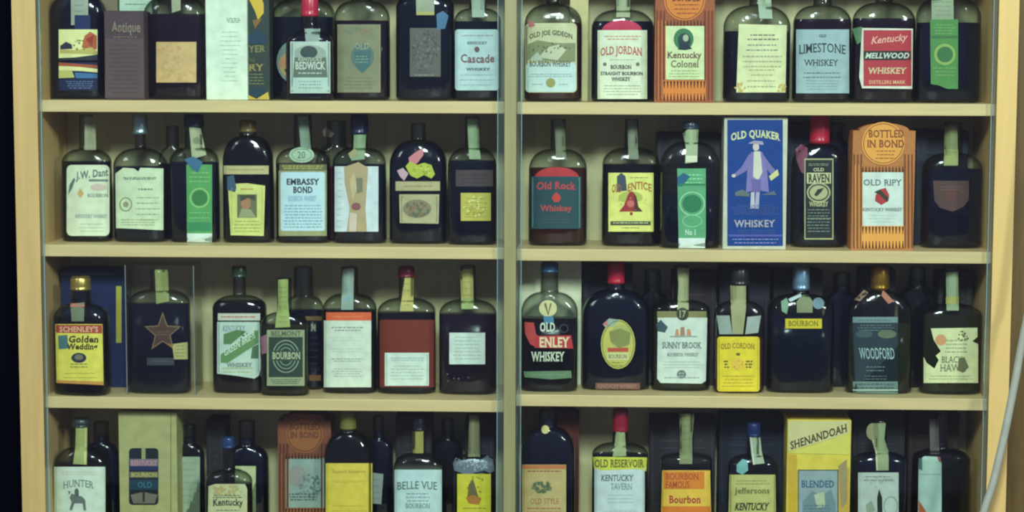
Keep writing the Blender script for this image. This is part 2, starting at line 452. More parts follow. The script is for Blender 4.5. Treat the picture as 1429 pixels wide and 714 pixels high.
c = Carton('dark brown carton with tan script lettering near its top', 'L1', 146, 201, 16, .03, .045, (78, 60, 66))
c.rc(146.5, 54, 200.5, 136, (92, 72, 72)).tx('Antique', 155, 30, 196, 50, (132, 116, 96), .015).mi(158, 51, 192, 52, 1, (120, 100, 80), 1.6).mi(152, 62, 196, 128, 12, (78, 62, 66), 2).end()
c = Carton('tan paper covered carton standing behind the dark brown carton', 'L1', 142, 165, -30, .082, .04, (120, 110, 84)).end()
c = Carton('pale green carton rising behind the dark brown carton', 'L1', 167, 212, -34, .080, .04, (172, 200, 176)); c.mi(172, -20, 205, 5, 4, G2).end()

b = Bottle('broad dark bottle with a blank tan square label beside the brown carton', 'L1', 202, 289, 139, 22, -6, (232, 258), -40, 20, 'plum')
b.strip([(238, -34), (252, -34), (252, 14), (240, 18)], (150, 158, 126))
b.rl(218, 58.5, 274, 115, (204, 168, 108)).dots(246, 100, 26, 14, 22, 2.2, [(196, 160, 92), (212, 176, 118)]).dots(238, 75, 18, 14, 12, 2, [(196, 152, 98)]).end()

c = Carton('tall white carton with faint grey typing beside the tan labelled bottle', 'L1', 287, 345, -32, .050, .05, (212, 228, 202))
c.mi(316, 25, 336, 30, 3, (150, 165, 150)).mi(306, 44, 336, 112, 12, (184, 198, 178), 1.0, .3).end()

c = Carton('narrow dark green carton with a yellow arch and yellow foot', 'L1', 336, 376, -34, .058, .045, (48, 62, 56))
c.pg([(346, -30), (356, -30), (368, 6), (368, 18), (360, 28), (356, 16), (348, 0)], (214, 176, 50)).pg([(352, 28), (366, 26), (356, 40)], (130, 96, 50)).pg([(346, 50), (360, 40), (370, 50), (372, 60), (345, 62)], (32, 62, 86))
c.tx('YER', 346, 63, 371, 73, (128, 124, 72)).tx('OLD', 346, 81, 356, 86, (110, 118, 60), .0).tx('RY', 347, 89, 369, 99, (150, 134, 74)).mi(346, 103, 370, 116, 4, (112, 118, 76), 1.6).pg([(345, 122), (371, 122), (371, 128), (358, 137), (345, 130)], (28, 56, 70)).pg([(344, 131), (358, 138), (374, 128), (376, 140), (344, 140)], (198, 170, 60)).end()

b = Bottle('large dark bottle with a round painted label half hidden by the red capped one', 'L1', 380, 468, 138, 24, -2, (408, 440), -40, 24, 'navy', yf=.078)
b.el(413, 86, 27, 31, (120, 142, 136)).ep(413, 90, 24, 20, (186, 150, 96)).pg([(390, 82), (404, 80), (406, 88), (390, 94)], (190, 130, 84)).pg([(396, 96), (420, 96), (420, 112), (404, 110)], (52, 70, 66)).end()

b = Bottle('small flask with a red cap and silver grey arched label', 'L1', 400, 466, 138, 60, 44, (426, 448), -6, 52, 'navy', cap=(23, (196, 40, 70), 1.12), yf=.028)
b.pl([(425, 40), (447, 40), (445, 62), (427, 62)], (140, 158, 148), 'tax_strip')
b.rl(405, 58, 461, 130, (178, 196, 180)).fr(407, 60, 459, 128, 1.2, (110, 125, 112))
b.pg(epts(433, 74, 22, 11, 20, 180, 360)+[(455, 80), (411, 80)], (150, 165, 152)).ep(431, 73, 12, 9, (58, 76, 74)).pg([(411, 80), (455, 80), (457, 108), (409, 108)], (96, 112, 96)).tx('BEDWICK', 412, 86, 454, 97, (196, 206, 190)).mi(414, 101, 452, 101, 1, (170, 185, 165), 2)
b.pg([(411, 108), (455, 108), (460, 126), (406, 126)], (176, 200, 188)).mi(414, 113, 452, 122, 3, (120, 140, 130)).tx('KENTUCKY', 416, 80, 450, 85, (180, 190, 170)).end()

b = Bottle('flask with a faded olive paper label bearing a blue crest', 'L1', 467, 544, 139, 26, 2, (494, 524), -38, 29, 'plum')
b.rl(471, 34, 531, 129, (128, 130, 98)).fr(471, 34, 531, 129, 1.5, (150, 144, 100)).ep(506, 79, 16, 18, (88, 112, 104)).pg([(494, 72), (518, 70), (516, 92), (506, 102), (497, 94)], (62, 104, 104)).tx('OLD', 495, 61, 515, 69, (150, 160, 130), .0, -2).mi(496, 78, 514, 86, 3, (130, 150, 130)).mi(480, 108, 524, 122, 4, (112, 116, 88)).dots(500, 42, 26, 5, 14, 2.2, [(150, 120, 80), (112, 128, 100)]).end()

b = Bottle('navy bottle with a grey lacy label and blue stamp at its shoulder', 'L1', 553, 634, 138, 12, -10, (580, 607), -38, -10, 'navy')
b.strip([(580, -30), (606, -30), (606, 21), (581, 21)], (150, 160, 134)).rc(581, 16, 606, 21, (176, 170, 96))
b.rl(572, 39, 615, 107, (92, 92, 86)).dots(594, 72, 19, 30, 46, 1.7, [(112, 112, 104), (74, 74, 72)]).mi(574, 104, 612, 104, 1, (140, 140, 130), 1.4)
b.pl([(609, 20), (618, 15), (626, 22), (621, 40), (610, 41)], (70, 112, 150), 'stamp').end()

b = Bottle('flask with a pale blue white label beside the centre divider', 'L1', 634, 699, 138, 30, 12, (655, 678), -38, 30, 'navy')
b.strip([(656, -30), (677, -30), (676, 24), (659, 24)], (160, 182, 160))
b.rl(635, 41, 696, 126, (182, 212, 210), 4).mi(642, 49, 690, 50, 1, (150, 140, 140)).tx('KENTUCKY', 652, 58, 680, 62, K2).ep(665.5, 69, 3.6, 4, (110, 90, 90)).tx('Cascade', 643, 76, 690, 88, (126, 84, 86), .02, -1).tx('WHISKEY', 650, 94.5, 684, 98.5, K2).mi(642, 104, 690, 118, 3, (150, 168, 170), 1).end()

# ---------------- top row, right bay
b = Bottle('flask with a landscape label, gold seal and arched black title, nearest the divider', 'R1', 732, 812, 141, 34, 6, (758, 778), -36, 32, 'brown', th=.52)
b.rl(733, 32, 805, 129, (196, 196, 150), 6)
b.pg(rpts(734, 88, 804, 128, 5), (190, 214, 208)).pg([(736, 62), (750, 56), (775, 60), (803, 60), (803, 86), (736, 84)], (132, 138, 96)).pg([(752, 80), (764, 66), (780, 62), (790, 70), (778, 84)], (188, 196, 160)).pg([(738, 84), (750, 72), (758, 84)], (172, 186, 168)).dots(766, 68, 30, 8, 16, 1.5, [(92, 96, 64)])
b.tx('OLD JOE GIDEON', 739, 42, 799, 51, (50, 50, 36), .01, 6).tx('BOURBON WHISKEY', 739, 85, 797, 93, (58, 66, 62), .01).mi(737, 103, 800, 106, 2, (140, 160, 165), 1.2).ep(768.5, 115.5, 6.6, 6.6, (150, 150, 84)).mi(742, 117, 760, 117, 1, (150, 165, 170)).mi(778, 117, 796, 117, 1, (150, 165, 170)).pg([(737, 28), (744, 30), (747, 36), (738, 38)], (190, 110, 110)).end()

c = Carton('narrow plain tan carton between two labelled bourbon flasks', 'R1', 795, 821, -34, .090, .04, (200, 190, 130)).end()

b = Bottle('broad flask with a crimson crescent above a cream label with orange lettering', 'R1', 825, 912, 142, 40, 14, (859, 880), -36, 30, 'navy')
b.strip([(860, -30), (880, -30), (879, 24), (860, 24)], (160, 170, 132))
b.pl(epts(868, 43, 28, 15, 18, 180, 360), (196, 44, 80), 'crescent_label')
b.rl(834, 42, 903, 138, (214, 222, 190)).fr(835.5, 43.5, 901.5, 136.5, .8, (190, 186, 120)).mi(842, 50, 896, 54, 2, (204, 140, 96)).tx('OLD JORDAN', 838, 64, 896, 79, (188, 74, 56), .01, 3).mi(850, 83, 888, 83, 1, (160, 150, 120), .8)
b.tx('BOURBON', 852, 90.5, 881, 96.5, K).tx('STRAIGHT BOURBON', 838, 100, 897, 105, K, .02).tx('WHISKEY', 853, 107.5, 880, 113, K2).ep(844, 89.5, 2.6, 2.6, (110, 112, 92)).ep(890, 89.5, 2.6, 2.6, (110, 112, 92)).mi(840, 119, 897, 131, 4, (160, 170, 150), .9).end()

def bonded(label, shelf, x0, x1, yt, yf, sc, base, hi, lab, txts, dark=(120, 52, 30), bb=141, arch=.012):
    """orange carton: seal disc with lettering, fluted sides, pale panel, pointed foot"""
    c = Carton(label, shelf, x0, x1, yt, yf, .05, base, arch=arch)
    w = x1-x0; cx = (x0+x1)/2; cy, r = sc
    for i in range(3):
        c.rc(x0+2+i*5, cy+r*.5, x0+4.2+i*5, bb-1, dark).rc(x1-4.2-i*5, cy+r*.5, x1-2-i*5, bb-1, dark)
        c.rc(x0+4+i*5, cy+r, x0+5+i*5, bb-2, hi)
    c.ep(cx, cy, r, r, hi).rg(cx, cy, r-2, r-2, 1, dark)
    lx0, ly0, lx1, ly1 = lab
    pts = []; ff = []
    for yb_, yt_ in ((ly0, ly0-8), (ly1+1, ly1+11), (bb-1, bb-11)):
        for i in range(13):
            x = lx0+(lx1-lx0)*i/12; k = len(pts); pts += [(x-1.5, yb_), (x+1.5, yb_), (x+.4, yt_), (x-.4, yt_)]; ff.append((k, k+1, k+2, k+3))
    c.rc(lx0-2, ly1, lx1+2, bb-1, hi).pg(pts, tuple(int(q*.75) for q in dark), ff)
    for s, a, y0, d, y1, cc in txts: c.tx(s, a, y0, d, y1, cc)
    return c
OR, HI = (160, 84, 48), (220, 124, 44)
c = bonded('red orange fluted carton with a green portrait medallion on its pale panel', 'R1', 914, 997, -36, .03, (0, 29), OR, HI, (927, 36, 983, 112), [])
c.tx('BONDED', 938, -8, 978, 2, (110, 50, 30)).mi(940, 6, 976, 18, 3, (130, 60, 34))
c.rl(926.5, 36, 983, 111, (206, 220, 160), name='panel_label').ep(954, 54.5, 14, 15, (60, 120, 76)).ep(955, 57, 9, 11, (36, 62, 64)).ep(957, 53, 4, 5, (164, 178, 140)).pg([(946, 69), (950, 60), (958, 60), (966, 68), (956, 70)], (30, 48, 60))
c.tx('Kentucky', 931, 72, 979, 84, (116, 66, 66), .015).tx('Colonel', 936, 84, 975, 94, (120, 110, 76), .015).mi(932, 98, 978, 106, 3, (160, 172, 120)).end()

b = Bottle('flask with a slightly tilted pale yellow green text label, above the tall blue box', 'R1', 1009, 1102, 142, 38, 8, (1052, 1074), -36, 44, 'navy', th=.46)
b.strip([(1054, -30), (1074, -30), (1078, 26), (1060, 26)], (158, 178, 150))
b.pl([(1031, 33.5), (1098, 35), (1096, 129), (1027.5, 129)], (212, 216, 160)).mi(1042, 48, 1088, 54, 2, (110, 112, 90), 1.8).mi(1038, 62, 1090, 69, 2, (130, 140, 130), 1.8).mi(1036, 78, 1092, 92, 3, (150, 154, 112), 1.6).mi(1044, 97, 1082, 104, 2, (160, 164, 120), 1.4).mi(1040, 112, 1086, 120, 2, (150, 160, 120), 1.6).dots(1034, 122, 8, 6, 10, 2, [(196, 170, 90)]).dots(1090, 122, 7, 6, 10, 2, [(196, 170, 90)]).end()

b = Bottle('flask with a plain pale blue label lettered in black blackletter style', 'R1', 1106, 1187, 142, 34, 8, (1136, 1162), -36, 27, 'plum')
b.rl(1111, 41, 1185, 130, (150, 178, 180)).tx('OLD', 1143, 48, 1153, 52, K).tx('LIMESTONE', 1115, 60, 1180, 73, K, .0, 3).tx('WHISKEY', 1122, 83, 1170, 92, K, .0).mi(1118, 101, 1176, 107, 2, (96, 116, 120), 1.6).mi(1124, 112, 1170, 124, 4, (128, 152, 156), 1).end()

b = Bottle('flask with a vivid red label banded in black with slanted lettering', 'R1', 1188, 1276, 142, 32, 4, (1222, 1246), -36, 26, 'plum')
b.pl([(1189, 40), (1203, 37), (1205, 56), (1196, 62)], (90, 130, 90), 'stamp')
b.pl([(1203, 39), (1274, 40), (1273, 124), (1203, 123), (1199, 108)], (214, 216, 196)).rc(1205, 42, 1272, 120, (184, 52, 62)).rc(1205, 71, 1272, 84, (50, 44, 44))
b.tx('Kentucky', 1216, 49, 1266, 62, (232, 170, 150), .01, 0, .25, .1).tx('MELLWOOD', 1208, 73.5, 1269, 81.5, (200, 214, 190), .02, 0, .25).tx('WHISKEY', 1211, 94, 1265, 103, (206, 190, 140), .02, 0, .12).tx('DISTILLERS MARK', 1213, 112, 1264, 117, (226, 180, 130), .01).end()

b = Bottle('dark flask at the end of the top shelf with a torn green side strip', 'R1', 1277, 1367, 142, 26, -4, (1300, 1330), -36, 32, 'navy')
b.strip([(1300, -28), (1330, -28), (1331, 27), (1300, 27)], (140, 156, 124)).mi(1303, 2, 1328, 20, 4, (120, 140, 112))
b.pl([(1298, 27), (1337, 27), (1337, 124), (1322, 124), (1310, 119), (1299, 117)], (74, 136, 66), 'green_strip').rg(1318.5, 76, 15, 15, 4, (134, 172, 84)).ep(1319, 76, 11, 11, (56, 112, 62)).mi(1303, 34, 1333, 46, 4, (110, 160, 90), 1.6).mi(1302, 94, 1334, 104, 3, (112, 160, 84), 1.8).rc(1300, 50, 1336, 53, (60, 112, 60)).end()

# ---------------- second row, left bay
b = Bottle('flask at the left end with a cream label and slanting grey script', 'L2', 88, 156, 333, 228, 208, (116, 136), 160, 225, 'dark')
b.strip([(118, 163), (133, 163), (134, 209), (118, 209)], (150, 152, 118))
b.rl(93, 230, 153, 329, (212, 222, 186), 7).pg([(95, 272), (97, 258), (103, 248), (105, 250), (101, 262)], (96, 116, 106))
b.tx('J.W. Dant', 106, 237, 151, 251, (84, 106, 102), .015, 0, 0, .12).rc(124, 250, 151, 253, (110, 128, 120)).ep(137, 261, 11, 5, (208, 184, 166)).pg([(108, 270), (112, 262), (117, 270), (112, 276)], (206, 164, 92)).tx('BOURBON', 122, 270, 151, 275, (104, 124, 112), .0).tx('KENTUCKY WHISKEY', 105, 299, 150, 304, (120, 146, 150), .0).mi(110, 312, 146, 322, 3, (176, 192, 172), .9).end()

b = Bottle('flask with silver foil cap and a cream label notched at its top edge', 'L2', 160, 234, 335, 232, 207, (197, 212), 160, 232, 'navy', cap=(187, (150, 172, 176), 1.45, 1))
b.pl([(161, 242), (172, 234), (187, 235), (193, 239), (196, 234), (228, 235), (228, 321), (162, 318)], (202, 218, 176)).mi(168, 247, 222, 249, 2, (130, 142, 116), 1.6).mi(190, 263, 218, 263, 1, (110, 128, 110), 2).mi(188, 275, 224, 306, 5, (140, 158, 136), 1.3).rg(175.5, 285, 9, 10, 1.6, (140, 148, 96)).ep(175.5, 285, 4, 4, (146, 152, 100)).mi(166, 306, 220, 313, 3, (150, 156, 110), 1).end()

b = Bottle('flask turned sideways with a bright green strip, left of the yellow labelled one', 'L2', 238, 306, 338, 228, 206, (262, 288), 160, 226, 'navy', cap=(177, (24, 34, 56), 1.1))
b.strip([(264, 177), (280, 179), (288, 216), (268, 222)], (164, 172, 130)).ep(274, 196, 5, 5, (130, 140, 100))
b.pl([(260, 229.5), (296, 229.5), (296, 326), (261, 326)], (80, 158, 84), 'green_strip').rg(278.5, 276, 14, 14, 2, (140, 196, 110)).ep(278.5, 276, 10.5, 10.5, (52, 124, 62)).mi(263, 240, 293, 252, 3, (130, 190, 110), 1.8).mi(263, 296, 293, 303, 2, (120, 190, 120), 1.6).rc(262, 310, 295, 322, (52, 136, 84))
b.rl(261, 325.5, 296, 338, (206, 222, 208), name='foot_strip').pl([(257, 222), (270, 218), (283, 226), (276, 241), (268, 236)], (58, 104, 138), 'stamp').end()

b = Bottle('dark flask with a flared yellow green label holding a small brown portrait', 'L2', 312, 382, 336, 226, 190, (334, 358), 168, 190, 'dark', cap=(184, (110, 92, 44), 1.02))
b.rl(312, 231, 375, 243, (190, 178, 122), name='band_label').mi(316, 236, 371, 236, 1, (150, 140, 90))
b.pl([(318, 257), (344, 255.5), (370, 259), (368, 329), (322, 328)], (206, 210, 112)).fr(323, 262, 366, 325, .7, (170, 174, 80)).rc(331, 271, 358.5, 303.5, (104, 110, 72)).ep(343, 283, 7, 9, (170, 120, 84)).pg([(333, 303), (337, 291), (350, 292), (357, 303)], (150, 156, 110)).pg([(334, 272), (356, 272), (356, 280), (346, 276), (336, 281)], (66, 72, 54)).mi(326, 308, 364, 322, 4, (150, 160, 76), 1.2).mi(334, 263, 356, 263, 1, (176, 120, 60))
b.pl([(317, 246), (326, 244), (330, 262), (328, 268), (317, 265)], (58, 92, 112), 'stamp').end()

b = Bottle('flask with an oval neck seal and white label under two bold black words', 'L2', 386, 461, 337, 226, 206, (412, 438), 160, 228, 'navy')
b.strip([(416, 163), (430, 163), (434, 208), (420, 210)], (118, 140, 118))
b.el(421, 216, 17.5, 11, (160, 188, 154), 'neck_seal').rg(421, 216, 14, 8.5, .8, (104, 130, 106)).tx('20', 415, 211, 426, 221, (92, 112, 92), .0)
b.rl(390, 229, 456, 238, (104, 104, 66), name='band_label').mi(393, 231, 452, 234, 2, (176, 172, 84), 1.6)
b.rl(389, 238, 456, 329, (150, 152, 104)).rc(391.5, 240, 453.5, 322, (186, 216, 222), 3).tx('EMBASSY', 400, 249, 446, 258, K, .03).tx('BOND', 409, 260, 436, 269.5, K, .03).tx('BOURBON', 402, 273, 422, 281, (130, 172, 190)).tx('WHISKEY', 424, 273, 442, 281, (130, 172, 190)).mi(396, 286, 450, 316, 8, (118, 160, 176), 1.5, .05).end()

b = Bottle('flask with a white label whose middle is torn away in brown strips', 'L2', 465, 539, 337, 228, 206, (491, 514), 160, 229, 'navy', cap=(187, (26, 32, 70), 1.12))
b.strip([(494, 187), (511, 187), (509, 222), (490, 224), (493, 208)], (130, 158, 116)).pg([(486, 214), (496, 206), (500, 216), (490, 222)], (150, 150, 100))
b.rl(467, 232, 528, 323, (200, 214, 214)).pg([(480, 233), (500, 226), (514, 234), (512, 260), (510, 290), (512, 323), (484, 323), (488, 290), (481, 256)], (178, 156, 112)).pg([(497, 248), (506, 248), (506, 268), (498, 270)], (120, 122, 92)).pg([(488, 296), (498, 298), (497, 323), (487, 323)], (206, 188, 168)).ep(497, 288, 6.5, 5.5, (140, 84, 84)).pg([(488, 252), (494, 240), (498, 262), (492, 280)], (196, 176, 128)).mi(470, 240, 478, 316, 10, (160, 176, 176), .9).end()

b = Bottle('round shouldered dark flask decorated with a pink and lime ribbon', 'L2', 544, 624, 337, 232, 196, (575, 596), 172, 200, 'navy', n=3.4)
b.pl([(570, 220), (580, 212), (590, 207), (591, 216), (582, 228), (572, 230)], (206, 120, 128), 'ribbon').pl([(554, 238), (562, 234), (570, 242), (564, 252), (558, 246)], (196, 160, 170), 'ribbon')
b.pl([(566, 232), (572, 225), (582, 230), (592, 227), (602, 230), (607, 243), (602, 249), (592, 244), (582, 249), (573, 245)], (176, 184, 56), 'ribbon').dots(588, 238, 14, 7, 10, 1.8, [(140, 150, 40), (196, 200, 80)])
b.rl(552, 253, 614, 266, (180, 168, 120), name='band_label').mi(557, 259, 609, 259, 1, (140, 130, 90))
b.pl([(557, 271), (613, 271), (612, 312), (558, 311)], (178, 170, 124)).fr(560, 274, 610, 309, .9, (120, 108, 78)).ep(582, 291, 20, 13, (136, 128, 96)).dots(582, 292, 17, 11, 18, 2.2, [(112, 100, 74), (152, 112, 76), (98, 106, 80)]).end()

b = Bottle('dark flask with a gold foil label beside the divider on the second shelf', 'L2', 625, 693, 342, 232, 206, (651, 672), 162, 224, 'navy')
b.pl([(652, 167), (668, 166), (669, 206), (671, 222), (655, 222), (654, 206)], (140, 166, 120), 'tax_strip')
b.rl(636, 237, 688, 260, (74, 62, 64), name='band_label').mi(640, 243, 684, 254, 3, (58, 50, 56))
b.rl(643, 269, 685, 308, (206, 198, 92), name='foil_label', mat=gloss((216, 206, 96), .35, .3)).dots(664, 288, 17, 15, 24, 1.8, [(170, 160, 66), (226, 220, 130)]).mi(648, 276, 680, 302, 5, (166, 156, 64), 1).end()

# ---------------- second row, right bay
b = Bottle('flask with a teal label below a red half moon, next to the divider', 'R2', 738, 819, 335, 236, 208, (768, 790), 166, 234, 'brown', th=.5)
b.strip([(774, 170), (788, 170), (790, 220), (776, 220)], (110, 122, 92))
b.pl(epts(777, 248, 31, 15, 18, 180, 360), (190, 48, 52), 'crescent_label')
b.rl(741, 246, 811, 319, (34, 72, 80)).fr(743, 248, 809, 317, .9, (110, 150, 140)).tx('Old Rock', 749, 253, 804, 264, (196, 62, 66), .02, 1).pg(epts(776.5, 276, 6.5, 6.5, 6), (206, 60, 56)).tx('&', 774, 268, 780, 272, (190, 70, 66)).tx('Whiskey', 754, 286, 798, 297, (190, 70, 66), .02).mi(756, 302, 798, 309, 3, (78, 84, 88), 1).end()

b = Bottle('flask with a yellow label showing a red bell', 'R2', 840, 921, 335, 230, 206, (872, 892), 166, 229, 'dark', th=.5)
b.strip([(876, 170), (889, 170), (891, 222), (877, 222)], (120, 130, 104))
b.rl(849, 241, 912, 323, (222, 222, 110)).tx('OLD', 854, 256, 867, 268, (170, 96, 44), .02, 2).tx('ENTICE', 876, 253, 909, 264, (176, 104, 44), .02, 4).mi(878, 247, 906, 247, 1, (150, 150, 90)).ep(880, 275, 17, 8, (176, 186, 80))
b.pg([(876, 272), (879, 267), (883, 267), (886, 272), (889, 286), (897, 295), (864, 295), (871, 286)], (166, 46, 46)).pg([(884, 268), (888, 274), (891, 288), (897, 295), (884, 295), (886, 284)], (88, 44, 44)).ep(880, 284, 5, 5, (206, 104, 96)).ep(881, 298, 2, 2.5, (150, 50, 44)).dots(880, 282, 26, 12, 10, .9, [(160, 170, 76)])
b.rc(852, 308.5, 908, 314, (70, 76, 66)).mi(855, 310, 905, 310, 1, (190, 196, 130), 1.6).mi(868, 317, 892, 317, 1, (150, 150, 90))
b.pl([(861, 246), (867, 241), (873, 246), (875, 266), (861, 267)], (62, 78, 92), 'stamp').end()

b = Bottle('part empty clear flask with a green strip beside the tall blue box', 'R2', 921, 1004, 345, 232, 198, (954, 976), 170, 271, 'navy', cap=(180, (40, 58, 76), 1.05), yf=.026)
b.pl([(953, 186), (960, 180), (975, 178), (974, 196), (973, 226), (956, 228), (957, 205)], (156, 172, 130), 'tax_strip').rc(957, 217, 973, 226, (210, 216, 180))
b.pl([(945, 235), (985, 235), (985, 333), (947, 332)], (88, 164, 112), 'green_strip').rg(966, 284, 18, 17, 1.6, (150, 212, 150)).ep(966, 284, 13.5, 12.5, (40, 122, 78)).mi(950, 243, 982, 254, 3, (140, 210, 150), 1.8).rg(966, 308, 14, 9, 1.4, (130, 200, 150)).tx('No 1', 956, 320, 971, 328, (190, 220, 190)).rc(948, 256, 984, 258.5, (44, 130, 80))
b.rl(947, 332, 984, 346, (214, 226, 216), name='foot_strip').pl([(945, 247), (954, 241), (963, 246), (952, 260), (946, 259)], (40, 96, 130), 'stamp').end()

c = Carton('tall royal blue box with a gentleman in a lilac coat', 'R2', 1009.5, 1098, 164, .022, .05, (196, 198, 172), rot=0)
c.rl(1015, 167, 1092.5, 343, (4, 60, 140), name='front_panel').tx('OLD QUAKER', 1020, 181, 1089, 194, (206, 208, 150), .03, 5)
c.ep(1055, 205, 4.5, 5.5, (206, 190, 180)).pg([(1044, 200), (1052, 196), (1064, 197), (1066, 202)], (160, 150, 176)).pg([(1048, 212), (1064, 212), (1070, 232), (1073, 268), (1062, 266), (1058, 250), (1052, 266), (1041, 268), (1043, 235)], (126, 116, 176)).pg([(1052, 211), (1061, 211), (1064, 240), (1058, 252), (1051, 246)], (208, 204, 180))
c.pg([(1046, 214), (1034, 234), (1025, 242), (1028, 246), (1042, 238), (1050, 222)], (118, 112, 172)).pg([(1064, 214), (1074, 228), (1084, 240), (1078, 246), (1066, 230)], (120, 112, 170)).pg([(1073, 246), (1085, 236), (1087, 244), (1076, 252)], (214, 206, 130)).pg([(1048, 250), (1062, 250), (1061, 268), (1050, 268)], (108, 96, 160)).pg([(1048, 268), (1053, 268), (1053, 290), (1047, 291)], (190, 186, 196)).pg([(1055, 268), (1060, 268), (1059, 291), (1053, 291)], (170, 168, 190)).ep(1024, 245, 3, 2.5, (206, 190, 180))
c.pg([(1026, 268), (1036, 264), (1046, 270), (1046, 274), (1026, 273)], (96, 110, 110)).pg([(1062, 272), (1080, 266), (1084, 272)], (90, 104, 118)).mi(1020, 286, 1088, 298, 6, (64, 88, 156), 1)
c.tx('WHISKEY', 1024, 306.5, 1082, 317, (170, 166, 176), .02).mi(1024, 321, 1086, 324, 2, (60, 84, 150)).rc(1017, 327, 1091, 330, (86, 88, 172)).mi(1020, 333, 1088, 338, 2, (140, 140, 200), 1.4).end()

b = Bottle('dark flask with a red cap and narrow black and cream label', 'R2', 1104, 1180, 343, 232, 202, (1135, 1160), 160, 204, 'navy', cap=(201, (188, 34, 58), 1.14))
b.pl([(1110, 208), (1118, 201), (1127, 206), (1126, 245), (1118, 240), (1111, 222)], (128, 66, 90), 'stamp')
b.rl(1122.5, 221, 1163, 334, (168, 172, 122)).rc(1124, 223, 1161.5, 332, (34, 40, 40)).mi(1127, 228, 1158, 230, 2, (130, 140, 110), 1).tx('OLD', 1135, 234, 1150, 239, (196, 198, 150)).rc(1126, 241, 1159.5, 256, (200, 200, 146)).tx('RAVEN', 1128, 242.5, 1158, 254.5, (40, 44, 40), .03)
b.ep(1142.5, 268.5, 16.5, 14, (176, 176, 128)).rg(1142.5, 268.5, 14.5, 12, 2, (60, 62, 54)).pg([(1136, 272), (1141, 264), (1150, 262), (1146, 268), (1140, 274)], (50, 50, 46)).tx('WHISKEY', 1129, 281, 1156, 288, (196, 192, 140)).mi(1126, 292, 1159, 322, 8, (120, 138, 130), 1.2, .05).rc(1126, 304, 1160, 305, (140, 140, 100)).end()

c = bonded('orange fluted carton whose white panel has a small red and black emblem', 'R2', 1189, 1276, 172, .028, (200, 30), (190, 116, 56), (236, 158, 62), (1204, 240, 1260, 315), [('BOTTLED', 1212, 181, 1261, 192, (140, 72, 36)), ('IN BOND', 1210, 195, 1262, 206, (140, 72, 36))], (128, 66, 34), 347, .010)
c.mi(1222, 210, 1250, 220, 3, (160, 84, 40))
c.rl(1203.5, 240, 1260.5, 315, (206, 220, 206), name='panel_label').tx('OLD RIPY', 1205, 250, 1259, 259, (104, 122, 122), .02).pg([(1222, 272), (1228, 264), (1236, 262), (1241, 272), (1240, 280), (1230, 286), (1221, 280)], (186, 52, 56)).pg([(1220, 268), (1228, 264), (1240, 276), (1238, 282), (1228, 272)], (54, 60, 44)).tx('KENTUCKY WHISKEY', 1204, 290, 1259, 294.5, K2, .0).mi(1210, 300, 1254, 309, 3, (176, 192, 180), .8).end()

b = Bottle('dark flask at the end of the second shelf with a brown shield label', 'R2', 1286, 1369, 346, 236, 214, (1316, 1342), 170, 235, 'navy')
b.strip([(1318, 176), (1336, 176), (1337, 231), (1317, 231)], (130, 140, 88)).rc(1318, 208, 1337, 230, (146, 156, 88))
b.pl([(1302, 252), (1352, 252), (1352, 278), (1345, 288), (1330, 295), (1312, 290), (1304, 280)], (84, 60, 56), 'shield_label').ep(1327, 272, 8, 8, (96, 58, 54)).mi(1310, 260, 1344, 264, 2, (104, 84, 72)).end()
# things half seen behind the second row
Bottle('dark bottle standing behind the black labelled red capped flask', 'R2', 1140, 1186, 338, 212, 196, (1150, 1174), 172, None, 'navy', yf=.092, cap=(180, (70, 80, 84))).end()
t = Bottle('amber bottle with crinkled cellophane at its neck behind the white label', 'L2', 440, 500, 336, 236, 204, (456, 484), 168, 232, 'rust', yf=.088)
t.pl([(450, 182), (456, 178), (466, 186), (462, 192), (452, 190)], (220, 190, 160), 'foil_wrap', mat=gloss((230, 210, 180), .2, .6)).end()
Bottle('dark bottle standing behind the green stripped flask', 'L2', 222, 262, 336, 232, 206, (232, 250), 176, 228, 'plum', yf=.09).end()
# ---------------- third row, left bay
c = Carton('deep blue carton with a yellow edge stripe behind the yellow labelled flask', 'L3', 86, 176, 376, .088, .04, (24, 38, 84))
c.rc(162, 399, 169.5, 478, (176, 170, 60)).rc(82, 380, 160, 384, (60, 66, 80)).end()
b = Bottle('gold capped flask with a bright yellow label headed by a red band', 'L3', 73, 156, 547, 444, 424, (98, 126), 386, 442, 'dark', cap=(404, (196, 170, 96), 1.0, 1), th=.50, rot=-.16, yf=.014)
b.pl([(98, 424), (118, 422), (117, 448), (100, 448)], (112, 122, 96), 'tax_strip').rc(98, 423, 118, 428, (190, 120, 96))
b.pl([(77, 452), (143, 452), (144.5, 537), (79, 534)], (226, 212, 76)).pg([(77.5, 453), (142.5, 453), (142.5, 465), (78, 464)], (176, 66, 50)).tx("SCHENLEY'S", 83, 455, 137, 463, (226, 176, 130), .02)
b.tx('Golden', 96, 468, 138, 478, (56, 56, 40), .03, 0, .1).tx('Wedding', 93, 479, 136, 490, (56, 56, 40), .03, 0, .1).ep(110, 499, 10.5, 7, (50, 54, 70)).ep(110, 498, 6, 4, (120, 116, 90)).mi(98, 507, 122, 511, 2, (130, 126, 60)).mi(84, 520, 140, 526, 2, (176, 166, 60), .9).pg([(78, 530), (144, 532), (144.5, 537), (79, 534)], (206, 140, 60))
b.pl([(81, 468), (94, 467), (95, 486), (82, 487)], (70, 116, 116), 'stamp').end()

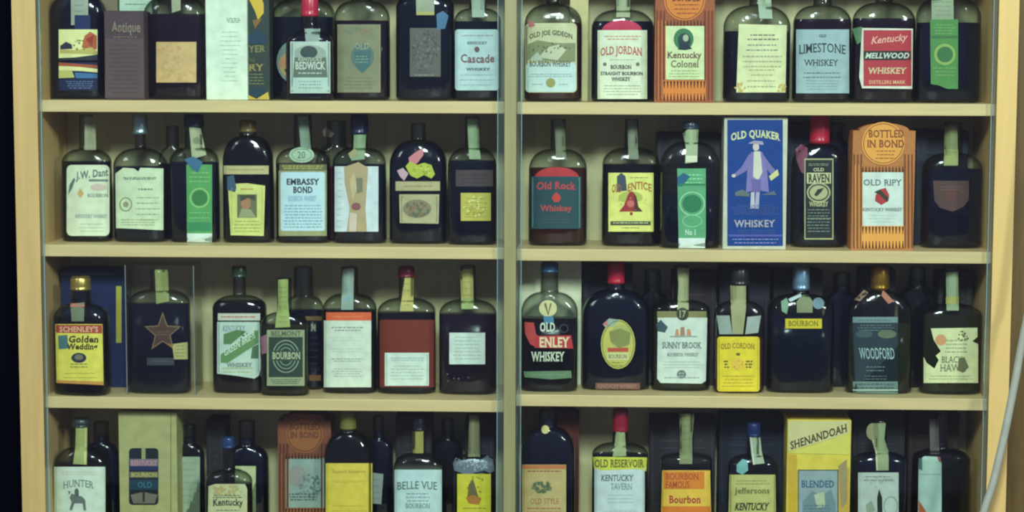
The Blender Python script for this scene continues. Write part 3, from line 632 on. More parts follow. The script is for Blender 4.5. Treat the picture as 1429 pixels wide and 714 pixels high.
b = Bottle('broad dark bottle inside a clear box with a brown star on its front', 'L3', 180, 266, 541, 424, 404, (214, 238), 376, 424, 'navy', th=.42, yf=.036)
b.strip([(216, 376), (234, 376), (236, 420), (218, 424)], (150, 156, 90))
st = [(227+(27 if i % 2 == 0 else 11.5)*math.sin(math.radians(i*36)), 464-(29 if i % 2 == 0 else 12.5)*math.cos(math.radians(i*36))) for i in range(10)]
st2 = [(227+(23 if i % 2 == 0 else 9.5)*math.sin(math.radians(i*36)), 464-(24.5 if i % 2 == 0 else 10.5)*math.cos(math.radians(i*36))) for i in range(10)]
b.pl(st, (132, 106, 70), 'star_label').pg(st2, (86, 58, 48)).mi(218, 462, 236, 466, 2, (130, 96, 60))
b.rl(205, 499, 243, 509.5, (64, 64, 70), name='band_label').mi(208, 503, 240, 503, 1, (90, 92, 96))
b.pl([(240, 480), (262, 477), (262, 501), (243, 501)], (190, 180, 110)).pg([(230, 478), (240, 484), (243, 481)], (170, 110, 50)).mi(244, 482, 260, 496, 4, (130, 120, 70), 1).end()
# the clear box round it
def clear_box(label, shelf, x0, x1, yt, yf, dep):
    z = TOPZ[shelf]; a, b_ = P(x0, 460, yf).x, P(x1, 460, yf).x; zt = min(P(x0, yt, yf).z, TOPZ[shelf[0]+str(int(shelf[1])-1)]-TH-.002)-z
    r = empty('clear_box', ((a+b_)/2, yf+dep/2, z+.0002), 0, label, 'box'); hw = (b_-a)/2
    gm = glass((.975, .98, .975), (.86, .88, .86), .04, 1.25)
    for nm, p, q in (('front_panel', (-hw, -dep/2, 0), (hw, -dep/2+.0005, zt)), ('side_panel', (-hw, -dep/2+.0006, 0), (-hw+.0005, dep/2, zt)), ('side_panel', (hw-.0005, -dep/2+.0006, 0), (hw, dep/2, zt)), ('lid', (-hw, -dep/2, zt), (hw, dep/2, zt+.0006))):
        bm = bmesh.new(); box(bm, p, q); link(nm, bm, gm, r)
    bm = bmesh.new()
    for s in (-1, 1): box(bm, (s*hw-.0006, -dep/2-.0004, 0), (s*hw+.0006, -dep/2+.001, zt))
    link('corner_edge', bm, glass((.5, .55, .5), (.3, .34, .3), .2, 1.6, .25), r)
clear_box('clear plastic display box standing round the star bottle', 'L3', 176, 271, 370, .03, .058)

b = Bottle('dark flask with a green and white label crossed by a diagonal green band', 'L3', 298, 372, 537, 430, 412, (327, 345), 372, 420, 'dark', cap=(386, (38, 66, 44), 1.18), n=3.6, yf=.045)
b.rl(304, 437, 363, 447, (192, 196, 176), name='band_label').mi(308, 441, 358, 441, 1, (190, 110, 80), 1.8)
b.pl([(303, 449), (362, 449), (364, 514), (361, 524), (355, 528), (330, 524), (303, 521)], (184, 206, 186)).fr(305, 451, 361, 519, .8, (110, 126, 120)).tx('KENTUCKY', 311, 454, 342, 462, (110, 132, 150), .0, 0, .1)
b.pg([(308, 494), (356, 461), (361, 461), (361, 478), (318, 506), (308, 506)], (96, 140, 82)).pg([(312, 466), (330, 460), (344, 462), (322, 480), (312, 480)], (84, 128, 74)).pg([(352, 484), (361, 480), (361, 500), (350, 500)], (76, 112, 80)).tx('GREEN BRIER', 313, 474, 356, 484, (206, 222, 196), .01, 0, 0, .62).tx('WHISKEY', 316, 506, 352, 512, (120, 132, 126)).mi(308, 513, 354, 518, 2, (176, 176, 110), 1.3).dots(344, 468, 12, 6, 8, 1.6, [(60, 100, 56)]).end()

b = Bottle('low flask with a dark green label of nested horseshoe rings', 'L3', 364, 431, 543, 456, 436, (384, 405), 388, 452, 'olive', cap=None, yf=.028, th=.46)
b.pl([(388, 390), (402, 389), (402, 420), (405, 456), (384, 457), (388, 420)], (150, 166, 88), 'tax_strip').mi(388, 400, 401, 448, 8, (122, 140, 76), 1)
b.rl(372.5, 460, 425, 538, (150, 160, 118)).rc(375, 470, 422.5, 526, (42, 62, 50)).tx('BELMONT', 378, 461.5, 420, 469, (88, 98, 70)).rg(399, 497, 19, 23, 1.4, (140, 160, 130)).rg(399, 497, 14.5, 18, 1.4, (130, 150, 124)).rg(399, 497, 10, 13, 1.4, (120, 146, 120)).rc(378, 489, 421, 503, (52, 70, 58)).tx('BOURBON', 380, 491, 419, 501, (176, 186, 140)).mi(377, 529, 421, 534, 3, (90, 104, 80), 1)
b.pl([(364, 470), (372, 466), (373, 492), (365, 494)], (150, 96, 112), 'stamp').end()

b = Bottle('slim black bottle with gold lettering behind the green ringed flask', 'L3', 396, 452, 534, 432, 414, (404, 432), 372, 432, 'navy', yf=.082)
b.rc(426, 441, 449, 447, (110, 84, 44)).tx('OLD M', 412, 452, 441, 462, (150, 150, 120)).rc(428, 523, 448, 531, (120, 78, 40)).mi(428, 470, 446, 515, 6, (40, 42, 50)).end()

b = Bottle('flask with a plain white text label topped by an orange band', 'L3', 451, 526, 541, 432, 410, (476, 500), 372, 432, 'dark', cap=None)
b.strip([(478, 376), (494, 374), (493, 432), (476, 432)], (140, 160, 144)).dots(484, 412, 6, 12, 8, 2, [(120, 160, 170)])
b.rl(452, 447, 518, 540, (208, 220, 196)).mi(462, 456, 508, 460, 2, (130, 140, 130), 1.4).mi(458, 470, 512, 474, 2, (190, 200, 180), 1).mi(460, 486, 510, 490, 2, (186, 196, 176), .9).mi(462, 500, 508, 503, 2, (150, 160, 150), 1.2).mi(462, 514, 508, 524, 4, (160, 170, 160), 1)
b.rl(455, 435.5, 518, 447, (226, 96, 52), name='band_label').mi(464, 441, 508, 441, 1, (240, 130, 80)).end()

b = Bottle('flask with a rust brown label above a white text panel', 'L3', 527, 608, 541, 436, 416, (556, 578), 372, 436, 'dark', cap=(386, (130, 30, 50), 1.1))
b.strip([(565, 386), (577, 384), (577, 434), (558, 434)], (188, 176, 92)).mi(563, 395, 573, 425, 4, (130, 120, 60), 1)
b.rl(530, 446, 606, 540, (118, 42, 26), name='wrap_label')
b.rl(537, 492, 598.5, 538, (206, 222, 204)).fr(539, 494, 596.5, 536, .7, (140, 156, 146)).mi(545, 499, 592, 502, 2, (150, 168, 160), 1).mi(544, 510, 592, 528, 5, (160, 176, 168), 1).end()

b = Bottle('deep red brown flask with a small white square label and gold neck strip', 'L3', 613, 693, 550, 438, 418, (641, 664), 370, 438, 'plum')
b.strip([(642, 376), (660, 375), (661, 431), (644, 431)], (186, 178, 96)).mi(645, 384, 659, 420, 5, (150, 140, 70), 1).rc(644, 415, 661, 431, (150, 170, 96))
b.rl(627, 464, 677, 508, (204, 220, 204)).mi(632, 470, 672, 500, 7, (150, 168, 160), .9).dots(645, 525, 24, 12, 5, .9, [(120, 120, 140)]).end()

# ---------------- third row, right bay
c = Carton('plain off white carton standing behind the red bannered flask', 'R3', 724, 811, 362, .092, .04, (216, 218, 180)).end()
b = Bottle('flask painted with a red sash banner and white lettering, blue cap', 'R3', 727, 806, 547, 436, 408, (753, 778), 366, 443, 'dark', cap=(379, (36, 84, 122), 1.0), th=.46)
b.el(764.7, 430, 12.5, 11.5, (206, 200, 140), 'neck_seal').pg([(762, 422), (765, 436), (768, 422), (770, 424), (765, 440), (759, 424)], (120, 100, 60))
b.pl([(758, 441), (772, 441), (773, 450), (760, 452)], (70, 130, 160), 'stamp')
b.cur = None
b.pg([(732, 449), (745, 450), (748, 466), (752, 469), (748, 484), (740, 480), (733, 466)], (196, 66, 62)).pg([(747, 468.5), (797, 467.5), (800, 486), (746, 485)], (196, 50, 56)).mi(735, 452, 735, 476, 7, (220, 190, 150), 1.2)
b.tx('OLD', 753.5, 449.5, 774.5, 463, (206, 214, 190), .03).tx('ENLEY', 753, 470, 795, 484.5, (228, 206, 160), .03).tx('WHISKEY', 741, 490.5, 788, 504, (200, 210, 180), .02).rg(787, 458, 6, 6, 1, (60, 78, 88))
b.pg([(731, 518), (797, 517), (798, 527), (770, 529), (732, 526)], (96, 130, 92)).mi(734, 522, 795, 522, 1, (120, 150, 110)).end()

b = Bottle('large black flask with a red cap and an oval yellow picture label', 'R3', 812, 906, 545, 440, 404, (850, 874), 366, None, 'navy', cap=(395, (196, 36, 60), 1.0), n=3.2, th=.42)
b.el(862.5, 480, 24, 34.5, (196, 190, 84)).rg(862.5, 480, 22.5, 33, 1, (120, 118, 50)).ep(866, 470, 15, 18, (176, 178, 90)).pg([(850, 462), (866, 458), (880, 464), (878, 480), (864, 486), (852, 476)], (134, 138, 70)).rc(848, 485, 877, 490.5, (196, 74, 52)).rc(847, 492, 877, 502, (206, 206, 140)).tx('BOURBON', 849, 494, 875, 500, (110, 110, 60), .01).mi(852, 505, 872, 509, 2, (140, 130, 50))
b.pl([(841, 452), (850, 444), (864, 446), (856, 455), (845, 457)], (150, 170, 150), 'stamp').pg([(841, 452), (848, 446), (848, 455)], (196, 120, 110))
b.rl(831, 534, 893, 543, (128, 84, 70), name='foot_label').tx('KENTUCKY WHISKEY', 834, 536, 889, 541.5, (176, 130, 110), .01).end()

b = Bottle('flask with a white label under an olive band bearing a round black seal', 'R3', 909, 990, 546, 432, 418, (943, 964), 370, 436, 'olive', th=.46)
b.pl([(945, 374), (962, 374), (961, 396), (961, 432), (945, 432), (947, 396)], (160, 166, 116), 'tax_strip')
b.rl(917, 434, 986, 446, (132, 130, 78), name='band_label')
b.pl([(918, 443), (987, 443), (985, 531), (979, 535), (922, 534), (917, 528)], (206, 218, 200))
b.ep(952.6, 438, 8.5, 9, (60, 62, 44)).tx('17', 948, 433, 957, 443, (170, 170, 120)).pg([(943, 460), (946, 458), (948, 468), (942, 468)], (206, 140, 96)).pg([(950, 456), (955, 456), (956, 468), (949, 468)], (170, 130, 96)).pg([(959, 459), (963, 459), (965, 468), (958, 468)], (206, 140, 96)).rc(935, 468.5, 973, 470, (130, 150, 150)).tx('SUNNY BROOK', 924, 477, 979, 486, (92, 100, 100), .005).tx('BOURBON WHISKEY', 931, 492, 975, 497, (110, 116, 116), .0).mi(924, 504, 980, 512, 3, (176, 188, 178), .9).ep(951, 522, 6.5, 6, (110, 122, 116)).mi(946, 520, 956, 524, 2, (190, 200, 190), 1).mi(925, 526, 978, 526, 1, (150, 160, 150))
b.pl([(916, 452), (922, 446), (932, 456), (928, 464), (918, 462)], (62, 90, 96), 'stamp').end()

b = Bottle('clear shouldered flask with a rounded bright yellow label', 'R3', 996, 1066, 549, 440, 420, (1018, 1043), 374, 470, 'rust', cap=(397, (30, 30, 34), 1.08), th=.5)
b.pl([(1019, 398), (1041, 398), (1041, 430), (1037, 466), (1022, 466), (1020, 430)], (160, 158, 110), 'tax_strip').pl([(1000, 440), (1018, 440), (1022, 466), (1004, 466)], (150, 164, 152), 'shoulder_label').pl([(1043, 442), (1062, 440), (1058, 464), (1040, 466)], (160, 172, 160), 'shoulder_label')
b.rl(1001, 469.5, 1060, 546, (230, 204, 36), 4).fr(1003, 472, 1058, 543, .7, (190, 160, 40)).tx('OLD CORDON', 1006, 478, 1053, 486, (146, 112, 36), .01, 1.5).ep(1030, 494, 3, 2, (110, 90, 40)).mi(1010, 503, 1018, 511, 3, (96, 90, 50), 2).mi(1040, 503, 1051, 511, 3, (96, 90, 50), 2).ep(1030, 508, 8, 9, (236, 190, 60)).dots(1030, 508, 7, 8, 6, 1.4, [(210, 150, 50)]).mi(1007, 524, 1054, 538, 4, (186, 150, 40), 1.1).end()

b = Bottle('wide dark bottle with a silver cap and small yellow band', 'R3', 1070, 1163, 549, 432, 410, (1112, 1134), 374, 440, 'navy', cap=(404, (150, 186, 214), 1.1, 1))
b.pl([(1112, 420), (1120, 411), (1128, 411), (1134, 420), (1134, 436), (1112, 436)], (130, 138, 96), 'tax_strip').pl([(1090, 420), (1098, 415), (1101, 424), (1098, 438), (1091, 434)], (120, 160, 130), 'stamp').el(1142, 423, 8, 8, (110, 140, 150), 'neck_seal').pl([(1100, 417), (1117, 409), (1119, 413), (1103, 421)], (190, 206, 206), 'ribbon')
b.rl(1096, 444.5, 1147, 458, (214, 190, 30), name='band_label').tx('BOURBON', 1100, 447, 1142, 455, (130, 116, 20), .02).end()

b = Bottle('tall bottle with gold foil neck and dark teal label, pale borders', 'R3', 1180, 1272, 550, 442, 406, (1210, 1234), 372, 450, 'olive', cap=(407, (150, 112, 34), 1.12, 1), th=.42)
b.pl([(1192, 418), (1206, 404), (1212, 408), (1200, 420)], (150, 120, 100), 'ribbon').pl([(1232, 404), (1240, 412), (1247, 420), (1240, 424), (1230, 412)], (176, 110, 84), 'ribbon')
b.pl([(1190, 442), (1253, 442), (1253, 550), (1190, 550)], (38, 54, 64)).rc(1190, 442, 1253, 450, (110, 140, 138)).mi(1192, 446, 1251, 446, 1, (70, 96, 100)).mi(1196, 453, 1248, 460, 3, (92, 118, 118), 1.2).ep(1206, 466, 12, 5, (62, 84, 88)).ep(1238, 466, 13, 6, (96, 112, 80)).tx('WOODFORD', 1199, 485, 1248, 501, (156, 186, 180), .0, 0, -.1).mi(1206, 511, 1238, 516, 2, (96, 120, 120), 1.6).mi(1202, 524, 1242, 528, 2, (80, 104, 104), 1.4)
b.rc(1190, 532, 1253, 550, (104, 132, 124)).mi(1193, 535, 1250, 540, 2, (60, 84, 84), 2).rc(1190, 543, 1253, 545, (170, 190, 170)).end()

b = Bottle('olive green tinted flask at the shelf end with a torn pale yellow label', 'R3', 1286, 1371, 551, 440, 424, (1318, 1342), 372, 438, 'olive')
b.strip([(1320, 380), (1337, 379), (1338, 433), (1321, 433)], (140, 158, 120)).rc(1320, 414, 1338, 424, (166, 164, 80))
b.pl([(1299, 458), (1364, 457), (1364, 470), (1357, 476), (1365, 480), (1365, 534), (1289, 534), (1289, 498), (1293, 506), (1304, 514), (1310, 502), (1306, 496), (1313, 490), (1303, 474)], (212, 216, 156))
b.pg(epts(1313, 474, 8, 8, 10), (214, 150, 96)).mi(1318, 474, 1352, 490, 4, (150, 160, 124), 1.6).tx('BLACK', 1314, 497, 1344, 506, (96, 104, 84), .0).tx('HAWK', 1312, 508, 1348, 518, (110, 118, 92), .0).dots(1344, 468, 10, 7, 14, 1.6, [(100, 100, 66)]).pg([(1338, 500), (1346, 498), (1352, 512), (1344, 520), (1336, 516)], (104, 106, 72)).mi(1296, 524, 1358, 528, 2, (150, 156, 110), 1).end()
# half seen behind the third row
Bottle('dark bottle standing behind the silver capped bottle', 'R3', 1150, 1196, 540, 430, 408, (1162, 1186), 380, None, 'navy', yf=.094).end()
Bottle('dark bottle in the back between the oval labelled flask and its neighbour', 'R3', 886, 934, 540, 434, 410, (898, 922), 376, None, 'dark', yf=.094).end()
Bottle('near black bottle behind the torn labelled olive flask', 'R3', 1252, 1304, 540, 428, 400, (1266, 1290), 372, None, 'dark', yf=.094).end()

# ---------------- lowest row, left bay
YB4 = 752
b = Bottle('flask with a pale label showing a small mounted rider below an arched word', 'L4', 74, 149, YB4, 648, 624, (102, 124), 584, 646, 'dark', yf=.03, cap=(594, (40, 52, 52)))
b.pl([(106, 594), (122, 594), (121, 648), (102, 647), (105, 625)], (158, 166, 92), 'tax_strip').pg([(118, 596), (121.5, 596), (120.5, 647), (117, 647)], (196, 196, 120))
b.rl(75.5, 651, 147, 735, (206, 220, 196)).mi(84, 658, 138, 661, 2, (206, 190, 170), 1).tx('HUNTER', 88, 669, 131, 679, (110, 124, 112), .0, 3)
b.pg([(97, 694), (100, 688), (106, 691), (114, 692), (119, 697), (120, 712), (117, 712), (115, 702), (104, 702), (100, 712), (97, 711), (100, 700)], (100, 112, 104)).pg([(104, 692), (104, 684), (107, 680), (110, 684), (110, 693)], (84, 96, 90)).pg([(96, 690), (95, 684), (99, 686)], (100, 112, 104)).mi(92, 716, 126, 726, 3, G2).end()
Bottle('dark bottle behind the rider labelled flask', 'L4', 118, 168, YB4-8, 640, 618, (138, 160), 588, None, 'navy', yf=.085).end()

c = Carton('sage green carton with a cut window showing blue and black bands', 'L4', 166, 247, 575, .032, .06, (168, 166, 104))
c.rc(238, 577, 239, 714, (120, 122, 76))
c.rl(180, 625, 221, 704, (26, 30, 40), 5, name='window_label').rc(197.5, 625, 203, 641, (150, 152, 96)).rc(181, 640, 220.5, 650, (120, 110, 116)).tx('KENTUCKY', 183, 642, 219, 649, (210, 140, 160), .0).rc(181, 650, 220.5, 656, (30, 44, 90)).rc(181, 658, 220.5, 666, (110, 112, 80)).tx('BOURBON', 183, 659, 219, 665, (200, 186, 90), .0).rc(181, 669, 220.5, 683, (24, 60, 76)).tx('OLD', 192, 672, 212, 680, (60, 120, 140), .0).pg([(182, 690), (200, 686), (220, 690), (216, 702), (186, 702)], (110, 108, 90)).rc(199, 684, 202, 700, (40, 40, 40)).end()

b = Bottle('dark bottle with a tall pale label at the back, behind the blue capped flask', 'L4', 244, 286, YB4-8, 636, 620, (254, 272), 592, None, 'dark', yf=.068)
b.rl(249.5, 637, 279, 740, (150, 168, 140)).mi(253, 645, 276, 700, 7, (130, 148, 124), 1).end()
b = Bottle('dark bottle with a cream label half hidden by the small blue capped flask', 'L4', 316, 375, YB4-6, 642, 622, (334, 358), 586, None, 'navy', yf=.085)
b.rl(328, 650, 357, 742, (190, 196, 140)).rc(330, 652, 336, 742, (170, 176, 120)).end()
b = Bottle('small flask with a tiny blue cap and mottled cream label', 'L4', 288, 352, YB4, 672, 655, (308, 326), 610, 674, 'dark', cap=(624, (30, 62, 110), 1.0), yf=.028)
b.pl([(291, 678), (300, 675), (342, 675), (345, 682), (345, 735), (290, 735)], (196, 196, 142)).dots(318, 684, 22, 7, 18, 2.2, [(196, 160, 96), (176, 170, 110)]).tx('Kentucky', 297, 695, 339, 708, (60, 62, 48), .02, 1).mi(296, 690, 338, 693, 2, (90, 96, 76), 1.4).mi(298, 711, 338, 725, 4, (120, 126, 96), 1.4).end()

c = bonded('dim rust orange carton behind the yellow label, blurred picture panel', 'L4', 388, 462, 577, .062, (606, 26), (128, 70, 44), (150, 88, 44), (399, 640, 453, 708), [('BOTTLED', 404, 590, 446, 600, (96, 50, 34)), ('IN BOND', 405, 602, 445, 611, (96, 50, 34))], (84, 36, 24), 748, .010)
c.rl(399, 639, 453, 708, (136, 160, 146), name='panel_label').ep(415, 664, 13, 15, (142, 142, 132)).dots(432, 678, 16, 18, 22, 2.4, [(92, 110, 106), (116, 140, 132)]).mi(403, 688, 444, 696, 3, (84, 96, 90), 2).end()

b = Bottle('dark bottle with a plain bright yellow label and gold neck', 'L4', 453, 520, YB4, 640, 603, (474, 497), 570, None, 'dark', yf=.034, cap=(598, (122, 116, 50), 1.0))
b.rl(454.5, 646, 519.5, 735, (218, 194, 62)).tx('Special Reserve', 464, 655, 510, 661, (176, 150, 50), .0).mi(462, 670, 514, 672, 2, (200, 172, 56), 1).mi(462, 705, 514, 725, 4, (190, 164, 50), 1).end()
b = Bottle('narrow bottle with a small white label in the gap right of the yellow label', 'L4', 508, 549, YB4-6, 632, 612, (520, 536), 580, None, 'navy', yf=.085)
b.pl([(518, 659), (535, 661), (532, 703), (518, 702)], (156, 168, 156)).mi(520, 668, 531, 695, 4, (130, 144, 136)).end()

b = Bottle('flask with a blue white label in tall black lettering and amber neck strip', 'L4', 550, 619, YB4, 650, 632, (575, 592), 582, 650, 'pale', yf=.034, cap=(600, (26, 26, 34), 1.1))
b.strip([(576, 601), (591, 601), (591, 632), (576, 632)], (160, 150, 72))
b.rl(550.5, 655, 616.5, 735, (186, 214, 208)).tx('BELLE VUE', 554, 671, 610, 682, (84, 104, 104), .0, 1.5).mi(564, 688, 602, 698, 3, (110, 140, 142), 1.2).tx('BOURBON', 566, 702, 600, 709, (100, 128, 130), .0).mi(560, 714, 606, 726, 3, (130, 156, 156), 1.1).end()
Bottle('dark bottle in the gap between the white label and the grey foiled one', 'L4', 604, 646, YB4-6, 634, 612, (616, 634), 584, None, 'dark', yf=.09).end()

b = Bottle('flask with crumpled grey foil on its shoulder above a yellow label', 'L4', 631, 692, YB4, 648, 634, (653, 671), 576, 650, 'dark', yf=.034)
b.strip([(655, 579), (669, 579), (670, 637), (653, 637)], (124, 124, 84))
b.pl([(632, 646), (636, 638), (645, 642), (656, 640), (672, 641), (680, 635), (688, 641), (690, 656), (684, 660), (676, 656), (660, 660), (657, 672), (648, 672), (645, 660), (634, 656)], (130, 146, 154), 'foil_wrap', mat=gloss((128, 142, 152), .4, .4)).dots(660, 648, 24, 7, 20, 1.6, [(104, 118, 128), (160, 176, 182)])
b.rl(638, 661, 685, 735, (206, 196, 40)).dots(665, 672, 10, 8, 8, 1.6, [(150, 140, 50)]).pg([(654, 676), (660, 668), (664, 680), (668, 694), (652, 694)], (104, 96, 56)).pg([(650, 694), (660, 690), (672, 695), (668, 704), (654, 702)], (176, 110, 40)).dots(662, 686, 12, 10, 10, 1.3, [(120, 100, 40)]).mi(646, 708, 678, 726, 4, (150, 140, 40)).end()

# ---------------- lowest row, right bay
b = Bottle('dark flask with a tan label under an orange top line, beside the divider', 'R4', 727, 802, YB4, 634, 596, (748, 774), 572, None, 'navy', yf=.03, n=3.4)
b.el(761, 599, 5.5, 6, (196, 184, 110), 'neck_seal')
b.rl(728.5, 648, 790, 735, (190, 168, 104)).rc(729, 648.5, 789.5, 654, (196, 116, 60)).mi(733, 656, 786, 656, 1, (150, 96, 56), 2).dots(755, 679, 13, 9, 22, 2.4, [(110, 124, 84), (92, 104, 72)]).tx('OLD STYLE', 740, 695, 780, 703, (176, 110, 70), .0).mi(734, 708, 784, 724, 4, (176, 110, 76), 1.8).end()
c = bonded('dim maroon fluted carton behind the tan labelled flask', 'R4', 762, 808, 572, .088, (600, 14), (96, 40, 34), (104, 50, 36), (774, 650, 796, 700), [], (70, 26, 24), 748, .008).end()

b = Bottle('flask with a chartreuse banner over a white label and dark red cap', 'R4', 826, 904, YB4, 634, 618, (857, 879), 570, 634, 'navy', yf=.03, cap=(602, (150, 26, 48), 1.0))
b.pl([(860, 602), (872, 603), (874, 636), (855, 637), (858, 618)], (150, 162, 110), 'tax_strip')
b.rl(829.5, 652, 899.5, 735, (196, 212, 206)).fr(831, 655, 898, 744, .6, (140, 156, 156)).tx('KENTUCKY', 839, 662, 884, 671, (84, 96, 96), .01, 0, .1).tx('TAVERN', 852, 674, 882, 683, (120, 138, 138), .0).mi(846, 690, 886, 700, 3, (160, 178, 176), 1).mi(840, 712, 890, 724, 3, (170, 186, 184), 1)
b.pl([(827, 637), (903, 638), (902, 657), (890, 654), (840, 656), (829, 653)], (206, 206, 60), 'banner_label').tx('OLD RESERVOIR', 830, 640.5, 899, 652, (100, 98, 40), .02).end()

b = Bottle('flask with an orange block label, yellow borders and red script', 'R4', 921, 993, YB4, 640, 632, (948, 968), 574, 650, 'dark', yf=.032)
b.pl([(948, 577), (969, 577), (966, 610), (966, 647), (948, 647), (949, 610)], (132, 140, 92), 'tax_strip').mi(951, 585, 964, 640, 7, (110, 120, 80), 1)
b.pl([(924, 656), (991, 656), (993, 735), (922, 735)], (232, 186, 60)).rc(926, 657.5, 983, 682, (226, 124, 34)).tx('BOURBON', 929, 660, 975, 669, (166, 70, 30), .0).tx('FAMOUS', 929, 671, 962, 681, (166, 70, 30), .0).tx('Bourbon', 934, 691, 978, 702, (180, 50, 56), .02).rc(924, 706, 991, 735, (226, 120, 36)).end()

b = Bottle('flask with navy cap, bent white neck strip and framed khaki label', 'R4', 1015, 1085, YB4, 650, 634, (1045, 1062), 590, 648, 'dark', yf=.03, cap=(608, (22, 42, 92), 1.15), )
b.pl([(1046, 609), (1061, 610), (1063, 630), (1067, 646), (1051, 648), (1048, 630)], (158, 172, 140), 'tax_strip').pg([(1046.5, 609), (1048.5, 609), (1053, 648), (1051, 648)], (206, 210, 180))
b.pl([(1028, 648), (1036, 640), (1043, 642), (1044, 656), (1036, 662), (1028, 658)], (110, 170, 166), 'stamp')
b.pl([(1018, 662), (1082, 662), (1083, 735), (1016, 735)], (190, 186, 104)).fr(1019.5, 664, 1081, 735, .8, (110, 106, 56)).tx('Jeffersons', 1025, 680, 1074, 691, (104, 100, 56), .01).tx('KENTUCKY', 1026, 701, 1073, 712, (52, 50, 34), .03, 0, .2).mi(1024, 670, 1076, 674, 2, (150, 146, 84)).end()

c = Carton('bright yellow carton with slanted black lettering and a silvery blue picture', 'R4', 1098, 1187, 586, .032, .05, (220, 196, 62))
c.pg([(1100, 587), (1186, 587), (1186, 604), (1100, 630)], (206, 196, 130)).pg([(1100, 632), (1186, 604), (1186, 634), (1100, 632)], (214, 204, 84)).tx('SHENANDOAH', 1103, 603, 1182, 615, (64, 58, 36), .02, 0, -.1, .32).rc(1100, 634, 1112, 735, (206, 166, 40)).rc(1170, 652, 1185, 735, (196, 160, 60)).pg([(1170, 650), (1182, 640), (1182, 700), (1174, 710)], (160, 140, 90))
c.rl(1114, 655, 1170, 735, (140, 160, 160), 5, name='window_label').fr(1113.5, 655, 1170, 735, 1.2, (60, 60, 50)).tx('BLENDED', 1118, 670, 1164, 680, (60, 96, 120), .02).pg([(1120, 700), (1134, 684), (1146, 692), (1160, 682), (1166, 704), (1166, 720), (1120, 720)], (112, 136, 140)).pg([(1136, 690), (1150, 686), (1152, 706), (1140, 708)], (176, 188, 150)).mi(1118, 704, 1162, 722, 5, (90, 116, 130), 2).end()

b = Bottle('dark flask with a curled neck strip and grey label with a black obelisk', 'R4', 1190, 1264, YB4, 644, 630, (1220, 1238), 586, None, 'navy', yf=.03)
b.el(1218, 602, 9, 12, (140, 140, 96), 'neck_seal').pl([(1221, 590), (1236, 590), (1234, 612), (1240, 630), (1240, 656), (1223, 656), (1222, 632), (1217, 614)], (140, 156, 110), 'tax_strip').pg([(1217, 614), (1219, 613), (1224, 632), (1225, 656), (1223, 656), (1222, 632)], (196, 200, 150))
b.rl(1197.5, 659, 1254, 735, (176, 190, 176)).dots(1225, 672, 24, 8, 16, 2, [(156, 170, 156)]).pg([(1225, 735), (1224, 694), (1227, 682), (1231, 694), (1232, 735)], (34, 38, 34)).pg([(1208, 704), (1216, 698), (1222, 712), (1210, 716)], (140, 154, 130)).rg(1243, 706, 10, 14, 1.2, (130, 140, 130)).mi(1203, 664, 1249, 669, 2, (120, 134, 124), 1.4).end()

b = Bottle('shadowed bottle at the lowest shelf end with a pale side label and red corner', 'R4', 1272, 1352, YB4, 640, 626, (1296, 1316), 576, None, 'dark', yf=.045)
b.strip([(1297, 584), (1309, 584), (1311, 633), (1298, 633)], (96, 92, 88))
b.pl([(1282, 642), (1290, 636), (1308, 637), (1314, 644), (1314, 735), (1281, 735)], (160, 192, 176), 'side_label').pg([(1282, 697), (1294, 716), (1294, 735), (1282, 735)], (176, 84, 50)).pg([(1308, 637), (1312, 637), (1314, 646), (1310, 643)], (150, 70, 56)).pg([(1282, 642), (1287, 638), (1287, 656), (1282, 654)], (70, 100, 92)).rc(1283, 661, 1313, 662, (130, 160, 146)).end()

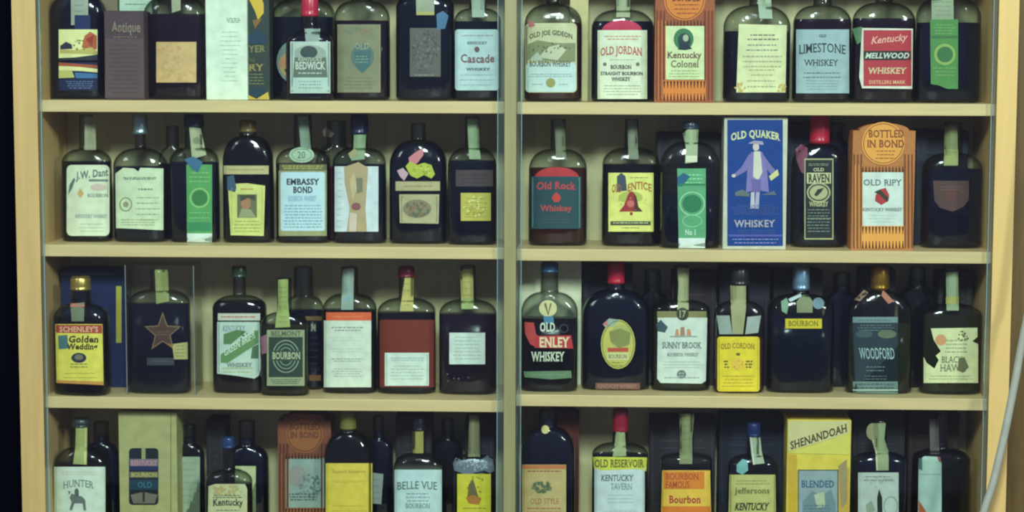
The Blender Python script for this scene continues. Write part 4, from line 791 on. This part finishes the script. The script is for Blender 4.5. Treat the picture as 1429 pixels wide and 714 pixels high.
# dark cartons added to fill the dark gaps along the back, shapes guessed
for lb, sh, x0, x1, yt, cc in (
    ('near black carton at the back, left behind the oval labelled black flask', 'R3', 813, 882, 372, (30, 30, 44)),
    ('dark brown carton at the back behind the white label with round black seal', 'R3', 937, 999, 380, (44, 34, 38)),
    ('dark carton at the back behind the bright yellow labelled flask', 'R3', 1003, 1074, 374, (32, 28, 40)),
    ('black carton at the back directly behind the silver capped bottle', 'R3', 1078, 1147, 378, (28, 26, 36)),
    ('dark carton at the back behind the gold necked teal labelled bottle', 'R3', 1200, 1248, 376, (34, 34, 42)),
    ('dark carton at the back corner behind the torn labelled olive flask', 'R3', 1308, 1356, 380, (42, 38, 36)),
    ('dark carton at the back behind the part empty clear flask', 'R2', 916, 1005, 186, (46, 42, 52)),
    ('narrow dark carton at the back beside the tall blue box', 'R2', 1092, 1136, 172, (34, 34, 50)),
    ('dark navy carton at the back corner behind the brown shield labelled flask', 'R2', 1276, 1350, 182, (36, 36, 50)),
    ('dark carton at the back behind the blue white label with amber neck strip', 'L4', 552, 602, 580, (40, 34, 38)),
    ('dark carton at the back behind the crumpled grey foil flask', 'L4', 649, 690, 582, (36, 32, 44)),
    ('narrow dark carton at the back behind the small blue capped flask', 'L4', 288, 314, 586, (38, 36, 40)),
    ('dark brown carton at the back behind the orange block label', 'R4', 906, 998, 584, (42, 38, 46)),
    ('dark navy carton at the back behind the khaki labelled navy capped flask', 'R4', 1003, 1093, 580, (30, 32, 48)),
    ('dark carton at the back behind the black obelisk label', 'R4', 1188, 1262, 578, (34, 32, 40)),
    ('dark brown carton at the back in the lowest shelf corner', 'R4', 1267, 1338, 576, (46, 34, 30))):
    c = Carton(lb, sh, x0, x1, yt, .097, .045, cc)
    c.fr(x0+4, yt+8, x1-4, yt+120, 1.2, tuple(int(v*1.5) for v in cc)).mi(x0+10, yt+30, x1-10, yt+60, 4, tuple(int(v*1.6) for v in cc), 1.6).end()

# ---------------- the grey hose hanging over the right upright
def cord():
    px = [(1448, 380), (1434, 440), (1424, 490), (1417, 530), (1410, 565), (1403, 600), (1394, 640), (1385, 676), (1376, 704), (1366, 735), (1352, 780), (1340, 850)]
    pts = [P(x, y, -.05) for x, y in px]; o0 = pts[0].copy()
    top = pts[0]+Vector((.03, 0, .35)); pts = [top]+pts
    z = pts[-1].z; e = pts[-1]
    pts += [Vector((e.x-.03, e.y-.01, z-.25)), Vector((e.x-.05, e.y-.02, .2)), Vector((e.x-.08, e.y-.06, .03)), Vector((e.x-.3, e.y-.16, .0058))]
    sm = []
    for i in range(len(pts)-1):
        p0, p1, p2, p3 = pts[max(i-1, 0)], pts[i], pts[i+1], pts[min(i+2, len(pts)-1)]
        for k in range(5):
            t = k/5; sm.append(.5*((2*p1)+(p2-p0)*t+(2*p0-5*p1+4*p2-p3)*t*t+(3*p1-p0-3*p2+p3)*t**3))
    sm.append(pts[-1])
    bm = bmesh.new(); tube(bm, sm, .0052, 14)
    o = link('cord', bm, gloss((172, 172, 158), .4), None, True)
    o['label'] = 'grey cord hanging in front of the right cabinet upright'; o['category'] = 'cord'
cord()
